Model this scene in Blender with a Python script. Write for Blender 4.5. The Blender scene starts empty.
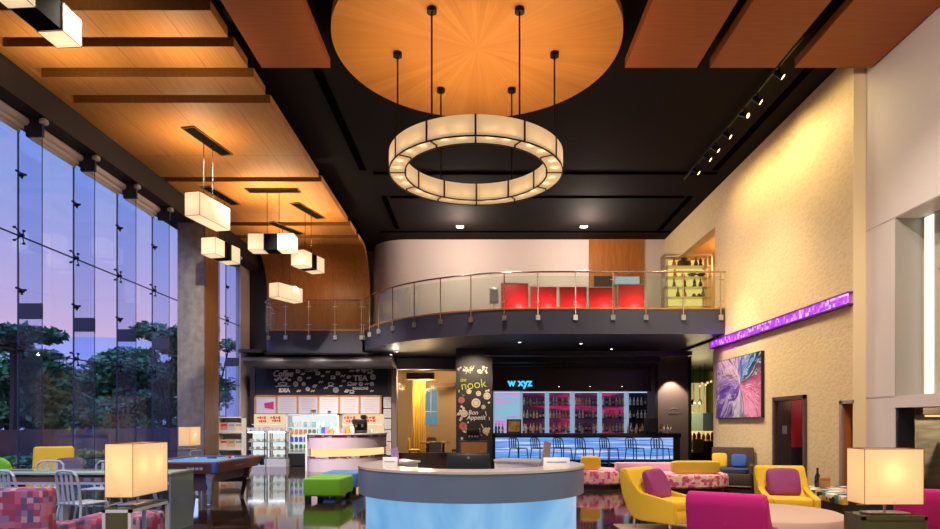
import bpy, bmesh, math, random
from mathutils import Vector, Matrix, Euler
C = bpy.context.scene.collection
PI = math.pi
rnd = random.Random(7)
EYE = 1.5
def px(x, Y): return (x - 479.0) * Y / 627.0
def pz(y, Y): return EYE + (424.0 - y) * Y / 627.0

# ---------------------------------------------------------------- materials
def lin(c):
    out = []
    for v in c:
        v = v / 255.0
        out.append(v / 12.92 if v <= 0.04045 else ((v + 0.055) / 1.055) ** 2.4)
    return (out[0], out[1], out[2], 1.0)
def newmat(name):
    m = bpy.data.materials.new(name); m.use_nodes = True
    nt = m.node_tree
    return m, nt, nt.nodes['Principled BSDF'], nt.nodes, nt.links
def mat(name, c, rough=0.5, metal=0.0, emit=None, es=0.0, spec=0.5, noise=0.0, nscale=8.0, coat=0.0, bump=0.0):
    m, nt, b, N, L = newmat(name)
    b.inputs['Base Color'].default_value = lin(c)
    b.inputs['Roughness'].default_value = rough
    b.inputs['Metallic'].default_value = metal
    b.inputs['Specular IOR Level'].default_value = spec
    b.inputs['Coat Weight'].default_value = coat
    if emit is not None:
        b.inputs['Emission Color'].default_value = lin(emit)
        b.inputs['Emission Strength'].default_value = es
    if noise > 0 or bump > 0:
        tc = N.new('ShaderNodeTexCoord'); n = N.new('ShaderNodeTexNoise')
        n.inputs['Scale'].default_value = nscale; n.inputs['Detail'].default_value = 5
        L.new(tc.outputs['Object'], n.inputs['Vector'])
        if noise > 0:
            r = N.new('ShaderNodeValToRGB')
            a = tuple(max(0, v * (1 - noise)) for v in c); d = tuple(min(255, v * (1 + noise)) for v in c)
            r.color_ramp.elements[0].position = .3; r.color_ramp.elements[1].position = .7
            r.color_ramp.elements[0].color = lin(a); r.color_ramp.elements[1].color = lin(d)
            L.new(n.outputs['Fac'], r.inputs['Fac']); L.new(r.outputs['Color'], b.inputs['Base Color'])
        if bump > 0:
            bp = N.new('ShaderNodeBump'); bp.inputs['Strength'].default_value = bump; bp.inputs['Distance'].default_value = .02
            L.new(n.outputs['Fac'], bp.inputs['Height']); L.new(bp.outputs['Normal'], b.inputs['Normal'])
    return m
def ramp(N, stops, interp='LINEAR'):
    r = N.new('ShaderNodeValToRGB'); cr = r.color_ramp; cr.interpolation = interp
    while len(cr.elements) < len(stops): cr.elements.new(0.5)
    for e, (p, c) in zip(cr.elements, stops): e.position = p; e.color = lin(c)
    return r
def wood(name, c1, c2, stretch=(1, 1, 1), scale=6, rough=.35, radial=False, sheet=None):
    m, nt, b, N, L = newmat(name)
    tc = N.new('ShaderNodeTexCoord')
    n = N.new('ShaderNodeTexNoise'); n.inputs['Scale'].default_value = scale; n.inputs['Detail'].default_value = 6
    src = tc.outputs['Object']
    if radial:
        sx = N.new('ShaderNodeSeparateXYZ'); L.new(src, sx.inputs[0])
        at = N.new('ShaderNodeMath'); at.operation = 'ARCTAN2'
        L.new(sx.outputs['Y'], at.inputs[0]); L.new(sx.outputs['X'], at.inputs[1])
        ml = N.new('ShaderNodeMath'); ml.operation = 'MULTIPLY'; ml.inputs[1].default_value = 48 / (2 * PI)
        L.new(at.outputs[0], ml.inputs[0])
        fl = N.new('ShaderNodeMath'); fl.operation = 'FLOOR'; L.new(ml.outputs[0], fl.inputs[0])
        wn = N.new('ShaderNodeTexWhiteNoise'); wn.noise_dimensions = '1D'; L.new(fl.outputs[0], wn.inputs['W'])
        ln = N.new('ShaderNodeVectorMath'); ln.operation = 'LENGTH'; L.new(src, ln.inputs[0])
        cb = N.new('ShaderNodeCombineXYZ'); mm = N.new('ShaderNodeMath'); mm.operation = 'MULTIPLY'; mm.inputs[1].default_value = 7
        L.new(ml.outputs[0], mm.inputs[0]); L.new(mm.outputs[0], cb.inputs['X']); L.new(ln.outputs['Value'], cb.inputs['Y'])
        n.inputs['Scale'].default_value = 0.7
        L.new(cb.outputs[0], n.inputs['Vector'])
        mx = N.new('ShaderNodeMath'); mx.operation = 'MULTIPLY_ADD'; mx.inputs[1].default_value = .28
        L.new(wn.outputs['Value'], mx.inputs[0])
        h = N.new('ShaderNodeMath'); h.operation = 'MULTIPLY'; h.inputs[1].default_value = .75
        L.new(n.outputs['Fac'], h.inputs[0]); L.new(h.outputs[0], mx.inputs[2]); fac = mx.outputs[0]
    else:
        mp = N.new('ShaderNodeMapping'); mp.inputs['Scale'].default_value = stretch
        L.new(src, mp.inputs['Vector']); L.new(mp.outputs[0], n.inputs['Vector']); fac = n.outputs['Fac']
    r = ramp(N, [(.25, c1), (.75, c2)]); L.new(fac, r.inputs['Fac'])
    col = r.outputs['Color']
    if sheet:
        br = N.new('ShaderNodeTexBrick'); br.inputs['Scale'].default_value = 1
        br.inputs['Brick Width'].default_value = sheet[0]; br.inputs['Row Height'].default_value = sheet[1]
        br.inputs['Mortar Size'].default_value = .006; br.offset = 0; br.inputs['Bias'].default_value = 0
        br.inputs['Color1'].default_value = (1, 1, 1, 1); br.inputs['Color2'].default_value = (.82, .82, .82, 1); br.inputs['Mortar'].default_value = (.45, .4, .35, 1)
        if len(sheet) > 2:
            mp2 = N.new('ShaderNodeMapping'); mp2.inputs['Rotation'].default_value = sheet[2]
            L.new(src, mp2.inputs['Vector']); L.new(mp2.outputs[0], br.inputs['Vector'])
        else: L.new(src, br.inputs['Vector'])
        mu = N.new('ShaderNodeMix'); mu.data_type = 'RGBA'; mu.blend_type = 'MULTIPLY'; mu.inputs[0].default_value = 1
        L.new(col, mu.inputs[6]); L.new(br.outputs['Color'], mu.inputs[7]); col = mu.outputs[2]
    L.new(col, b.inputs['Base Color']); b.inputs['Roughness'].default_value = rough
    return m
def glass(name, tint=(255, 255, 255), refl=1.0, rough=0.0, body=0.0, bodycol=(200, 230, 220)):
    m = bpy.data.materials.new(name); m.use_nodes = True; nt = m.node_tree; N = nt.nodes; L = nt.links
    N.remove(N['Principled BSDF']); out = N['Material Output']
    t = N.new('ShaderNodeBsdfTransparent'); t.inputs[0].default_value = lin(tint)
    g = N.new('ShaderNodeBsdfGlossy'); g.inputs['Roughness'].default_value = rough
    f = N.new('ShaderNodeFresnel'); f.inputs['IOR'].default_value = 1.45
    mu = N.new('ShaderNodeMath'); mu.operation = 'MULTIPLY'; mu.inputs[1].default_value = refl; L.new(f.outputs[0], mu.inputs[0])
    mx = N.new('ShaderNodeMixShader'); L.new(mu.outputs[0], mx.inputs[0])
    base = t.outputs[0]
    if body > 0:
        d = N.new('ShaderNodeBsdfDiffuse'); d.inputs[0].default_value = lin(bodycol)
        m2 = N.new('ShaderNodeMixShader'); m2.inputs[0].default_value = body
        L.new(base, m2.inputs[1]); L.new(d.outputs[0], m2.inputs[2]); base = m2.outputs[0]
    L.new(base, mx.inputs[1]); L.new(g.outputs[0], mx.inputs[2]); L.new(mx.outputs[0], out.inputs['Surface'])
    return m
def shade(name, c, emit, es, trans=.6):
    """lamp shade: light from the bulb inside comes through it"""
    m = bpy.data.materials.new(name); m.use_nodes = True; nt = m.node_tree; N = nt.nodes; L = nt.links
    N.remove(N['Principled BSDF']); out = N['Material Output']
    t = N.new('ShaderNodeBsdfTranslucent'); t.inputs[0].default_value = lin(c)
    d = N.new('ShaderNodeBsdfDiffuse'); d.inputs[0].default_value = lin(c)
    mx = N.new('ShaderNodeMixShader'); mx.inputs[0].default_value = trans
    L.new(d.outputs[0], mx.inputs[1]); L.new(t.outputs[0], mx.inputs[2])
    e = N.new('ShaderNodeEmission'); e.inputs[0].default_value = lin(emit); e.inputs[1].default_value = es
    a = N.new('ShaderNodeAddShader'); L.new(mx.outputs[0], a.inputs[0]); L.new(e.outputs[0], a.inputs[1])
    L.new(a.outputs[0], out.inputs['Surface'])
    return m
def pattern(name, cols, scale=8, rough=.8, emit=0, kind='voronoi', stretch=(1, 1, 1), distort=0.0, rot=(0, 0, 0)):
    m, nt, b, N, L = newmat(name)
    tc = N.new('ShaderNodeTexCoord'); mp = N.new('ShaderNodeMapping'); mp.inputs['Scale'].default_value = stretch
    mp.inputs['Rotation'].default_value = rot
    L.new(tc.outputs['Object'], mp.inputs['Vector'])
    n = len(cols)
    if kind == 'noise':
        v = N.new('ShaderNodeTexNoise'); v.inputs['Scale'].default_value = scale; v.inputs['Detail'].default_value = 4
        v.inputs['Distortion'].default_value = distort
        L.new(mp.outputs[0], v.inputs['Vector']); fac = v.outputs['Fac']
        r = ramp(N, [(.25 + .5 * i / (n - 1), c) for i, c in enumerate(cols)])
        L.new(fac, r.inputs['Fac'])
    else:
        v = N.new('ShaderNodeTexVoronoi'); v.inputs['Scale'].default_value = scale
        if kind == 'square': v.distance = 'CHEBYCHEV'; v.inputs['Randomness'].default_value = .25
        if kind == 'triangle': v.distance = 'MANHATTAN'; v.inputs['Randomness'].default_value = .35
        L.new(mp.outputs[0], v.inputs['Vector'])
        s = N.new('ShaderNodeSeparateColor'); L.new(v.outputs['Color'], s.inputs[0])
        r = ramp(N, [(i / n, c) for i, c in enumerate(cols)], 'CONSTANT')
        L.new(s.outputs[0], r.inputs['Fac'])
    L.new(r.outputs['Color'], b.inputs['Base Color']); b.inputs['Roughness'].default_value = rough
    if emit:
        L.new(r.outputs['Color'], b.inputs['Emission Color']); b.inputs['Emission Strength'].default_value = emit
        b.inputs['Base Color'].default_value = (0, 0, 0, 1)
        for l in list(b.inputs['Base Color'].links): L.remove(l)
        b.inputs['Base Color'].default_value = (.02, .02, .02, 1)
    return m

M = {}
M['black_ceiling'] = mat('black ceiling paint', (24, 20, 20), .85, spec=.1)
M['black'] = mat('black', (20, 20, 22), .5)
M['black_metal'] = mat('black metal', (18, 16, 16), .4, .6)
M['dark_wall'] = mat('dark wall paint', (38, 38, 46), .6)
M['navy'] = mat('slate fascia paint', (58, 62, 80), .55)
M['soffit'] = mat('dark soffit paint', (40, 38, 42), .6)
M['white_wall'] = mat('white wall paint', (218, 210, 206), .5)
M['pink_wall'] = mat('off white wall paint', (214, 198, 190), .6)
M['grey_jamb'] = mat('grey jamb', (168, 162, 156), .5)
M['beige_pillar'] = mat('beige paint', (240, 220, 176), .5)
M['concrete'] = mat('concrete', (134, 129, 121), .75, noise=.12, nscale=5)
M['brown_clad'] = wood('brown cladding', (105, 72, 42), (138, 98, 60), (3, 3, .4), 4)
M['ceil_wood'] = wood('ceiling veneer', (186, 120, 54), (212, 148, 78), (14, .7, 4), 2.2, .6, sheet=(1.22, 2.4))
M['wall_wood'] = wood('wall veneer', (150, 88, 36), (178, 112, 52), (6, 6, .6), 2.5, .35, sheet=(.9, 3.0, (PI / 2, 0, 0)))
M['cross_wood'] = wood('red veneer', (164, 86, 32), (184, 102, 40), (.7, 14, 4), 2.2, .6)
M['disc_wood'] = wood('radial veneer', (198, 124, 44), (216, 144, 62), radial=True, rough=.6)
M['frame_wood'] = wood('orange frame wood', (176, 118, 62), (206, 150, 88), (1, 6, 6), 6)
M['door_wood'] = wood('orange door wood', (150, 84, 40), (176, 106, 56), (6, 6, .8), 4)
M['dark_wood'] = wood('dark wood', (44, 30, 26), (62, 44, 38), (6, 6, .6), 4)
M['steel'] = mat('brushed steel', (190, 190, 192), .28, 1.0)
M['alu'] = mat('brushed aluminium', (196, 212, 230), .4, .15)
M['chrome'] = mat('chrome', (210, 210, 212), .12, 1.0)
M['white'] = mat('white lacquer', (236, 236, 238), .4)
M['white_metal'] = mat('white metal', (215, 222, 230), .35)
M['blind'] = mat('white blind', (244, 232, 224), .6)
M['glass'] = glass('clear window glass', (248, 250, 254), .12)
M['fin_glass'] = glass('fin glass', (232, 240, 252), .25, body=.02, bodycol=(120, 150, 200))
M['rail_glass'] = glass('balustrade glass', (244, 251, 245), .15, body=.012, bodycol=(215, 225, 210))
M['case_glass'] = glass('display glass', (253, 253, 252), .4)
M['table_glass'] = glass('green table glass', (190, 225, 210), .9, body=.75, bodycol=(200, 232, 216))
M['panel_glass'] = glass('smoked panel glass', (170, 180, 186), .8, body=.75, bodycol=(140, 156, 180))
M['olive_glass'] = glass('olive glass', (150, 156, 120), .9, body=.6, bodycol=(112, 112, 74))
M['plate'] = mat('splice plate', (58, 62, 80), .5, .5)
M['joint'] = mat('silicone joint', (40, 48, 84), .6)
M['shade_pend'] = shade('pendant alabaster', (236, 226, 210), (255, 230, 196), .32)
M['shade_ring'] = shade('chandelier shade', (236, 224, 200), (255, 226, 182), .24)
M['shade_lamp'] = shade('linen lamp shade', (242, 216, 180), (255, 208, 150), .36)
M['brass'] = mat('dark bronze', (60, 48, 34), .4, .8)
M['downlight'] = mat('downlight lens', (255, 250, 235), .5, emit=(255, 240, 215), es=6)
M['warmlens'] = mat('warm lens', (255, 220, 160), .5, emit=(255, 214, 140), es=5)
M['deskgrey'] = mat('grey solid surface', (98, 116, 146), .35)
M['desktop'] = mat('pale counter top', (196, 186, 184), .2)
M['yellow'] = mat('yellow wool', (238, 196, 52), .85, bump=.08, nscale=60)
M['yellow2'] = mat('mustard wool', (220, 184, 60), .85, bump=.08, nscale=60)
M['magenta'] = mat('magenta wool', (190, 20, 120), .85, bump=.08, nscale=60)
M['plum'] = mat('plum satin cushion', (150, 52, 120), .6)
M['greypurple'] = mat('grey purple cushion', (92, 84, 116), .7)
M['green'] = mat('lime leather', (120, 196, 26), .45)
M['blue'] = mat('blue leather', (88, 150, 226), .45)
M['bluechair'] = mat('blue wool', (40, 110, 185), .8)
M['bluepillow'] = mat('blue cushion', (40, 84, 160), .8)
M['cream'] = mat('cream upholstery', (200, 170, 154), .8)
M['pinkfab'] = pattern('pink patchwork fabric', [(180, 90, 130), (112, 74, 122), (186, 150, 178), (84, 80, 126), (158, 60, 98), (180, 112, 148), (138, 114, 164), (150, 76, 120)], 17, .85, kind='square')
M['sofafab'] = pattern('pink sofa fabric', [(240, 160, 190), (216, 94, 140), (248, 216, 186), (240, 186, 206), (206, 70, 130), (246, 200, 160)], 15, .85, kind='triangle')
M['sofatop'] = mat('lilac sofa top', (234, 184, 214), .8)
M['trifab'] = pattern('triangle pattern fabric', [(40, 40, 50), (236, 232, 220), (60, 140, 150), (220, 170, 60), (120, 90, 130), (200, 200, 190)], 9, .8, kind='triangle')
M['wicker'] = mat('dark woven fibre', (66, 50, 46), .8, noise=.25, nscale=30)
M['felt'] = mat('blue felt', (110, 170, 226), .9)
M['feltrail'] = mat('blue cushion rail', (44, 100, 180), .8)
M['poolwood'] = mat('dark red laminate', (146, 98, 92), .4)
M['poolbody'] = mat('plum laminate', (98, 74, 92), .45)
M['red'] = mat('red panel', (224, 22, 44), .5)
M['purple_led'] = pattern('purple light strip', [(150, 30, 220), (185, 60, 245), (215, 110, 255), (160, 36, 225), (238, 180, 255), (170, 44, 235)], 7, .5, 1.25, 'square', (1, 2.2, 2.2))
M['purple_trim'] = mat('purple trim', (92, 34, 120), .4)
M['art'] = None
M['chalk'] = mat('chalk', (226, 226, 228), .9)
M['board'] = mat('chalkboard', (28, 29, 38), .8)
M['paper'] = mat('paper', (206, 202, 206), .7)
M['greytext'] = mat('grey print', (150, 150, 160), .8)
M['redtext'] = mat('red print', (208, 50, 40), .6)
M['pinksign'] = mat('magenta sign', (200, 40, 120), .6)
M['screen_off'] = mat('monitor shell', (26, 32, 42), .35)
M['foliage'] = pattern('dark foliage', [(52, 100, 84), (72, 128, 104), (100, 152, 116), (58, 110, 98)], 1.2, .8, kind='noise')
M['foliage2'] = pattern('dark foliage b', [(60, 108, 82), (88, 136, 96), (124, 168, 116), (66, 116, 98)], 1.0, .8, kind='noise')
M['trunk'] = mat('bark', (62, 52, 48), .9)
M['extwall'] = mat('garden wall', (134, 110, 122), .8, noise=.1, nscale=2)
M['extground'] = mat('paving outside', (60, 60, 74), .8)
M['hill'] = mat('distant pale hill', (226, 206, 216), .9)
# lit displays
def emis(name, c, s): return mat(name, (10, 10, 10), .5, emit=c, es=s)
M['sign_blue'] = emis('neon blue', (60, 190, 255), 1.6)
M['sign_yellow'] = emis('neon yellow', (235, 225, 40), 1.0)
M['led_white'] = emis('led white', (200, 225, 255), .9)
M['led_warm'] = emis('led warm', (255, 214, 140), 1.2)
M['led_strip'] = emis('wall led', (255, 250, 225), 1.3)
M['barfront'] = pattern('bar front screen', [(40, 80, 200), (60, 120, 225), (120, 190, 248), (60, 110, 225), (228, 238, 252), (70, 140, 232), (150, 205, 250)], 1.0, .3, .95, 'noise', (.25, .25, 14), 0)
M['barscreen'] = pattern('pink bar screen', [(226, 90, 214), (240, 130, 225), (150, 196, 225), (140, 205, 225), (226, 100, 214)], 1.0, .3, .85, 'noise', (.5, .5, 5), .4)
M['barpink'] = pattern('pink back bar light', [(26, 20, 40), (30, 20, 44), (44, 22, 52), (70, 24, 60), (206, 34, 104), (120, 26, 76), (34, 22, 48)], 1.0, .3, .7, 'noise', (.5, .5, 2.6), .3)
M['bardark'] = mat('dark mirror', (30, 28, 44), .2)
M['deskglow'] = pattern('backlit blue panel', [(86, 158, 220), (120, 184, 236), (150, 204, 244), (104, 172, 228)], 1.2, .3, .85, 'noise', (1, 1, .7), 1.2)
M['chiller_back'] = emis('chiller light', (232, 242, 244), 1.0)
M['cabinet_glow'] = emis('vitrine light', (252, 222, 120), .95)
M['warm_back'] = emis('warm shelf light', (255, 224, 172), .85)
M['curtain'] = mat('yellow curtain', (210, 178, 84), .8)
M['cream_wall'] = mat('cream wall', (222, 198, 160), .7)
M['green_wall'] = mat('green wall', (150, 170, 84), .7)
M['window_blue'] = emis('blue outside light', (110, 180, 200), .5)
M['lilac_counter'] = mat('lilac counter', (222, 206, 224), .4)
M['fruit_band'] = pattern('dark red dashes', [(150, 50, 80), (96, 56, 96), (205, 190, 205), (130, 40, 60), (200, 180, 200)], 9, .5, 0, 'triangle', (1, 1, 2))

def beige_wall():
    m, nt, b, N, L = newmat('embossed gold wallpaper')
    tc = N.new('ShaderNodeTexCoord')
    v = N.new('ShaderNodeTexVoronoi'); v.inputs['Scale'].default_value = 12; v.feature = 'SMOOTH_F1'
    mp = N.new('ShaderNodeMapping'); mp.inputs['Rotation'].default_value = (.6, 0, 0); mp.inputs['Scale'].default_value = (1, .8, 1.7)
    L.new(tc.outputs['Object'], mp.inputs[0]); L.new(mp.outputs[0], v.inputs['Vector'])
    r = ramp(N, [(.05, (210, 184, 134)), (.5, (222, 198, 150))]); L.new(v.outputs['Distance'], r.inputs['Fac'])
    L.new(r.outputs['Color'], b.inputs['Base Color']); b.inputs['Roughness'].default_value = .5
    bp = N.new('ShaderNodeBump'); bp.inputs['Strength'].default_value = .35; bp.inputs['Distance'].default_value = .012
    L.new(v.outputs['Distance'], bp.inputs['Height']); L.new(bp.outputs['Normal'], b.inputs['Normal'])
    return m
M['beige'] = beige_wall()
def floor_mat():
    m, nt, b, N, L = newmat('polished dark marble')
    tc = N.new('ShaderNodeTexCoord'); n = N.new('ShaderNodeTexNoise'); n.inputs['Scale'].default_value = 1.6; n.inputs['Detail'].default_value = 8; n.inputs['Distortion'].default_value = 1.2
    L.new(tc.outputs['Object'], n.inputs['Vector'])
    r = ramp(N, [(.35, (34, 26, 20)), (.55, (54, 42, 32)), (.7, (84, 66, 50))]); L.new(n.outputs['Fac'], r.inputs['Fac'])
    br = N.new('ShaderNodeTexBrick'); br.offset = 0; br.inputs['Scale'].default_value = 1; br.inputs['Brick Width'].default_value = .9; br.inputs['Row Height'].default_value = .9
    br.inputs['Mortar Size'].default_value = .004; br.inputs['Color1'].default_value = (1, 1, 1, 1); br.inputs['Color2'].default_value = (.8, .8, .8, 1); br.inputs['Mortar'].default_value = (.3, .3, .3, 1)
    L.new(tc.outputs['Object'], br.inputs['Vector'])
    mu = N.new('ShaderNodeMix'); mu.data_type = 'RGBA'; mu.blend_type = 'MULTIPLY'; mu.inputs[0].default_value = 1
    L.new(r.outputs['Color'], mu.inputs[6]); L.new(br.outputs['Color'], mu.inputs[7]); L.new(mu.outputs[2], b.inputs['Base Color'])
    b.inputs['Roughness'].default_value = .06; b.inputs['Specular IOR Level'].default_value = .6
    return m
M['floor'] = floor_mat()
def art_mat():
    m, nt, b, N, L = newmat('abstract print')
    tc = N.new('ShaderNodeTexCoord'); sp = N.new('ShaderNodeSeparateXYZ')
    wn = N.new('ShaderNodeTexNoise'); wn.inputs['Scale'].default_value = 1.1; wn.inputs['Detail'].default_value = 2
    L.new(tc.outputs['Object'], wn.inputs['Vector'])
    va = N.new('ShaderNodeVectorMath'); va.operation = 'MULTIPLY_ADD'; va.inputs[1].default_value = (.7, .7, .7)
    L.new(wn.outputs['Color'], va.inputs[0]); L.new(tc.outputs['Object'], va.inputs[2]); L.new(va.outputs[0], sp.inputs[0])
    def M2(op, a, bb):
        n = N.new('ShaderNodeMath'); n.operation = op
        for k, v in enumerate((a, bb)):
            if v is None: continue
            if isinstance(v, (int, float)): n.inputs[k].default_value = v
            else: L.new(v, n.inputs[k])
        return n.outputs[0]
    y = M2('SUBTRACT', .1, sp.outputs['Y']); z = M2('SUBTRACT', sp.outputs['Z'], .35)
    ang = M2('ARCTAN2', z, y)
    ln = M2('SQRT', M2('ADD', M2('MULTIPLY', y, y), M2('MULTIPLY', z, z)), None)
    cb = N.new('ShaderNodeCombineXYZ'); L.new(M2('MULTIPLY', ang, 3.2), cb.inputs[0]); L.new(M2('MULTIPLY', ln, .7), cb.inputs[1])
    n = N.new('ShaderNodeTexNoise'); n.inputs['Scale'].default_value = 2.4; n.inputs['Detail'].default_value = 5; n.inputs['Distortion'].default_value = .8; L.new(cb.outputs[0], n.inputs['Vector'])
    zone = M2('ADD', M2('MULTIPLY', M2('ADD', ang, PI), 1 / (2 * PI)), M2('MULTIPLY', M2('SUBTRACT', n.outputs['Fac'], .5), .35))
    r = ramp(N, [(.0, (120, 80, 190)), (.08, (86, 44, 150)), (.2, (225, 215, 240)), (.27, (70, 90, 130)), (.34, (240, 150, 185)), (.47, (226, 110, 160)), (.56, (24, 30, 44)), (.64, (50, 140, 190)), (.72, (60, 110, 190)), (.8, (150, 120, 190)), (.88, (236, 200, 215)), (1.0, (110, 70, 180))])
    L.new(zone, r.inputs['Fac'])
    st = ramp(N, [(.36, (40, 30, 60)), (.46, (255, 255, 255)), (.56, (190, 170, 210)), (.66, (255, 255, 255))]); L.new(n.outputs['Fac'], st.inputs['Fac'])
    mu = N.new('ShaderNodeMix'); mu.data_type = 'RGBA'; mu.blend_type = 'MULTIPLY'; mu.inputs[0].default_value = .75
    L.new(r.outputs['Color'], mu.inputs[6]); L.new(st.outputs['Color'], mu.inputs[7])
    wt = ramp(N, [(.52, (0, 0, 0)), (.57, (215, 205, 230)), (.61, (0, 0, 0))]); L.new(n.outputs['Fac'], wt.inputs['Fac'])
    m3 = N.new('ShaderNodeMix'); m3.data_type = 'RGBA'; m3.blend_type = 'SCREEN'; m3.inputs[0].default_value = .8
    L.new(mu.outputs[2], m3.inputs[6]); L.new(wt.outputs['Color'], m3.inputs[7])
    L.new(m3.outputs[2], b.inputs['Base Color']); b.inputs['Roughness'].default_value = .35
    return m
M['art'] = art_mat()

# ---------------------------------------------------------------- mesh building
class MB:
    def __init__(s): s.bm = bmesh.new()
    def _bev(s, verts, b, seg):
        if b > 0:
            es = list({e for v in verts for e in v.link_edges})
            bmesh.ops.bevel(s.bm, geom=es, offset=b, segments=seg, affect='EDGES', profile=.5)
    def box(s, x0, x1, y0, y1, z0, z1, bev=0, seg=2, mtx=None):
        vs = [s.bm.verts.new((x, y, z)) for x in (x0, x1) for y in (y0, y1) for z in (z0, z1)]
        if mtx is not None:
            for v in vs: v.co = mtx @ v.co
        for f in ((0, 1, 3, 2), (4, 6, 7, 5), (0, 4, 5, 1), (2, 3, 7, 6), (0, 2, 6, 4), (1, 5, 7, 3)): s.bm.faces.new([vs[i] for i in f])
        s._bev(vs, bev, seg); return s
    def prism(s, poly, a0, a1, axis='z', bev=0, seg=2):
        def mk(p, a):
            if axis == 'z': return (p[0], p[1], a)
            if axis == 'x': return (a, p[0], p[1])
            return (p[0], a, p[1])
        A = [s.bm.verts.new(mk(p, a0)) for p in poly]; B = [s.bm.verts.new(mk(p, a1)) for p in poly]
        n = len(poly); s.bm.faces.new(A); s.bm.faces.new(B[::-1])
        for i in range(n): s.bm.faces.new([A[i], A[(i + 1) % n], B[(i + 1) % n], B[i]])
        s._bev(A + B, bev, seg); return s
    def cyl(s, p0, p1, r0, r1=None, n=12, cap=True):
        r1 = r0 if r1 is None else r1
        p0 = Vector(p0); p1 = Vector(p1); d = (p1 - p0).normalized()
        u = d.orthogonal().normalized(); w = d.cross(u)
        A = []; B = []
        for i in range(n):
            a = 2 * PI * i / n; o = u * math.cos(a) + w * math.sin(a)
            A.append(s.bm.verts.new(p0 + o * r0)); B.append(s.bm.verts.new(p1 + o * r1))
        for i in range(n): s.bm.faces.new([A[i], A[(i + 1) % n], B[(i + 1) % n], B[i]])
        if cap: s.bm.faces.new(A[::-1]); s.bm.faces.new(B)
        return s
    def tube(s, pts, r, n=8, close=False):
        pts = [Vector(p) for p in pts]; rings = []; m = len(pts)
        up = None
        for i, p in enumerate(pts):
            a = pts[i - 1] if (i > 0 or close) else p; b = pts[(i + 1) % m] if (i < m - 1 or close) else p
            d = (b - a).normalized()
            if up is None: up = d.orthogonal().normalized()
            u = (up - d * up.dot(d))
            u = u.normalized() if u.length > 1e-5 else d.orthogonal().normalized()
            up = u; w = d.cross(u)
            rings.append([s.bm.verts.new(p + (u * math.cos(2 * PI * k / n) + w * math.sin(2 * PI * k / n)) * r) for k in range(n)])
        for i in range(m if close else m - 1):
            A = rings[i]; B = rings[(i + 1) % m]
            for k in range(n): s.bm.faces.new([A[k], A[(k + 1) % n], B[(k + 1) % n], B[k]])
        if not close: s.bm.faces.new(rings[0][::-1]); s.bm.faces.new(rings[-1])
        return s
    def lathe(s, prof, c=(0, 0, 0), n=20):
        rings = []
        for r, z in prof:
            rings.append([s.bm.verts.new((c[0] + r * math.cos(2 * PI * k / n), c[1] + r * math.sin(2 * PI * k / n), c[2] + z)) for k in range(n)])
        for i in range(len(prof) - 1):
            A, B = rings[i], rings[i + 1]
            for k in range(n): s.bm.faces.new([A[k], A[(k + 1) % n], B[(k + 1) % n], B[k]])
        s.bm.faces.new(rings[0][::-1]); s.bm.faces.new(rings[-1]); return s
    def arc(s, c, r0, r1, a0, a1, z0, z1, n=24, bev=0):
        poly = [(c[0] + r1 * math.cos(a0 + (a1 - a0) * i / n), c[1] + r1 * math.sin(a0 + (a1 - a0) * i / n)) for i in range(n + 1)]
        inn = [(c[0] + r0 * math.cos(a0 + (a1 - a0) * i / n), c[1] + r0 * math.sin(a0 + (a1 - a0) * i / n)) for i in range(n + 1)]
        return s.strip(poly, inn, z0, z1)
    def strip(s, outer, inner, z0, z1, closed=False):
        n = len(outer)
        V = [[s.bm.verts.new((p[0], p[1], z)) for p in pl] for pl in (outer, inner) for z in (z0, z1)]
        O0, O1, I0, I1 = V
        for i in range(n if closed else n - 1):
            j = (i + 1) % n
            s.bm.faces.new([O0[i], O0[j], O1[j], O1[i]]); s.bm.faces.new([I0[j], I0[i], I1[i], I1[j]])
            s.bm.faces.new([O1[i], O1[j], I1[j], I1[i]]); s.bm.faces.new([O0[j], O0[i], I0[i], I0[j]])
        if not closed:
            s.bm.faces.new([O0[0], O1[0], I1[0], I0[0]]); s.bm.faces.new([O0[-1], I0[-1], I1[-1], O1[-1]])
        return s
    def soft(s, c, size, e=3.5, mtx=None, nu=24, nv=14, pinch=0.0):
        """rounded cushion (superellipsoid)"""
        def sg(v, p): return math.copysign(abs(v) ** p, v)
        rows = []
        for j in range(nv + 1):
            t = -PI / 2 + PI * j / nv; row = []
            for i in range(nu):
                a = 2 * PI * i / nu
                x = sg(math.cos(t), 2 / e) * sg(math.cos(a), 2 / e); y = sg(math.cos(t), 2 / e) * sg(math.sin(a), 2 / e); z = sg(math.sin(t), 2 / e)
                k = 1 - pinch * (x * x * y * y)
                v = Vector((x * size[0] / 2, y * size[1] / 2, z * size[2] / 2 * k))
                if mtx is not None: v = mtx @ v
                row.append(v + Vector(c))
            rows.append(row)
        bot = s.bm.verts.new(sum(rows[0], Vector()) / nu); top = s.bm.verts.new(sum(rows[-1], Vector()) / nu)
        R = [[s.bm.verts.new(v) for v in row] for row in rows[1:-1]]
        for i in range(nu):
            j = (i + 1) % nu
            s.bm.faces.new([bot, R[0][j], R[0][i]]); s.bm.faces.new([top, R[-1][i], R[-1][j]])
            for k in range(len(R) - 1): s.bm.faces.new([R[k][i], R[k][j], R[k + 1][j], R[k + 1][i]])
        return s
    def quad(s, pts):
        s.bm.faces.new([s.bm.verts.new(p) for p in pts]); return s
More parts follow.
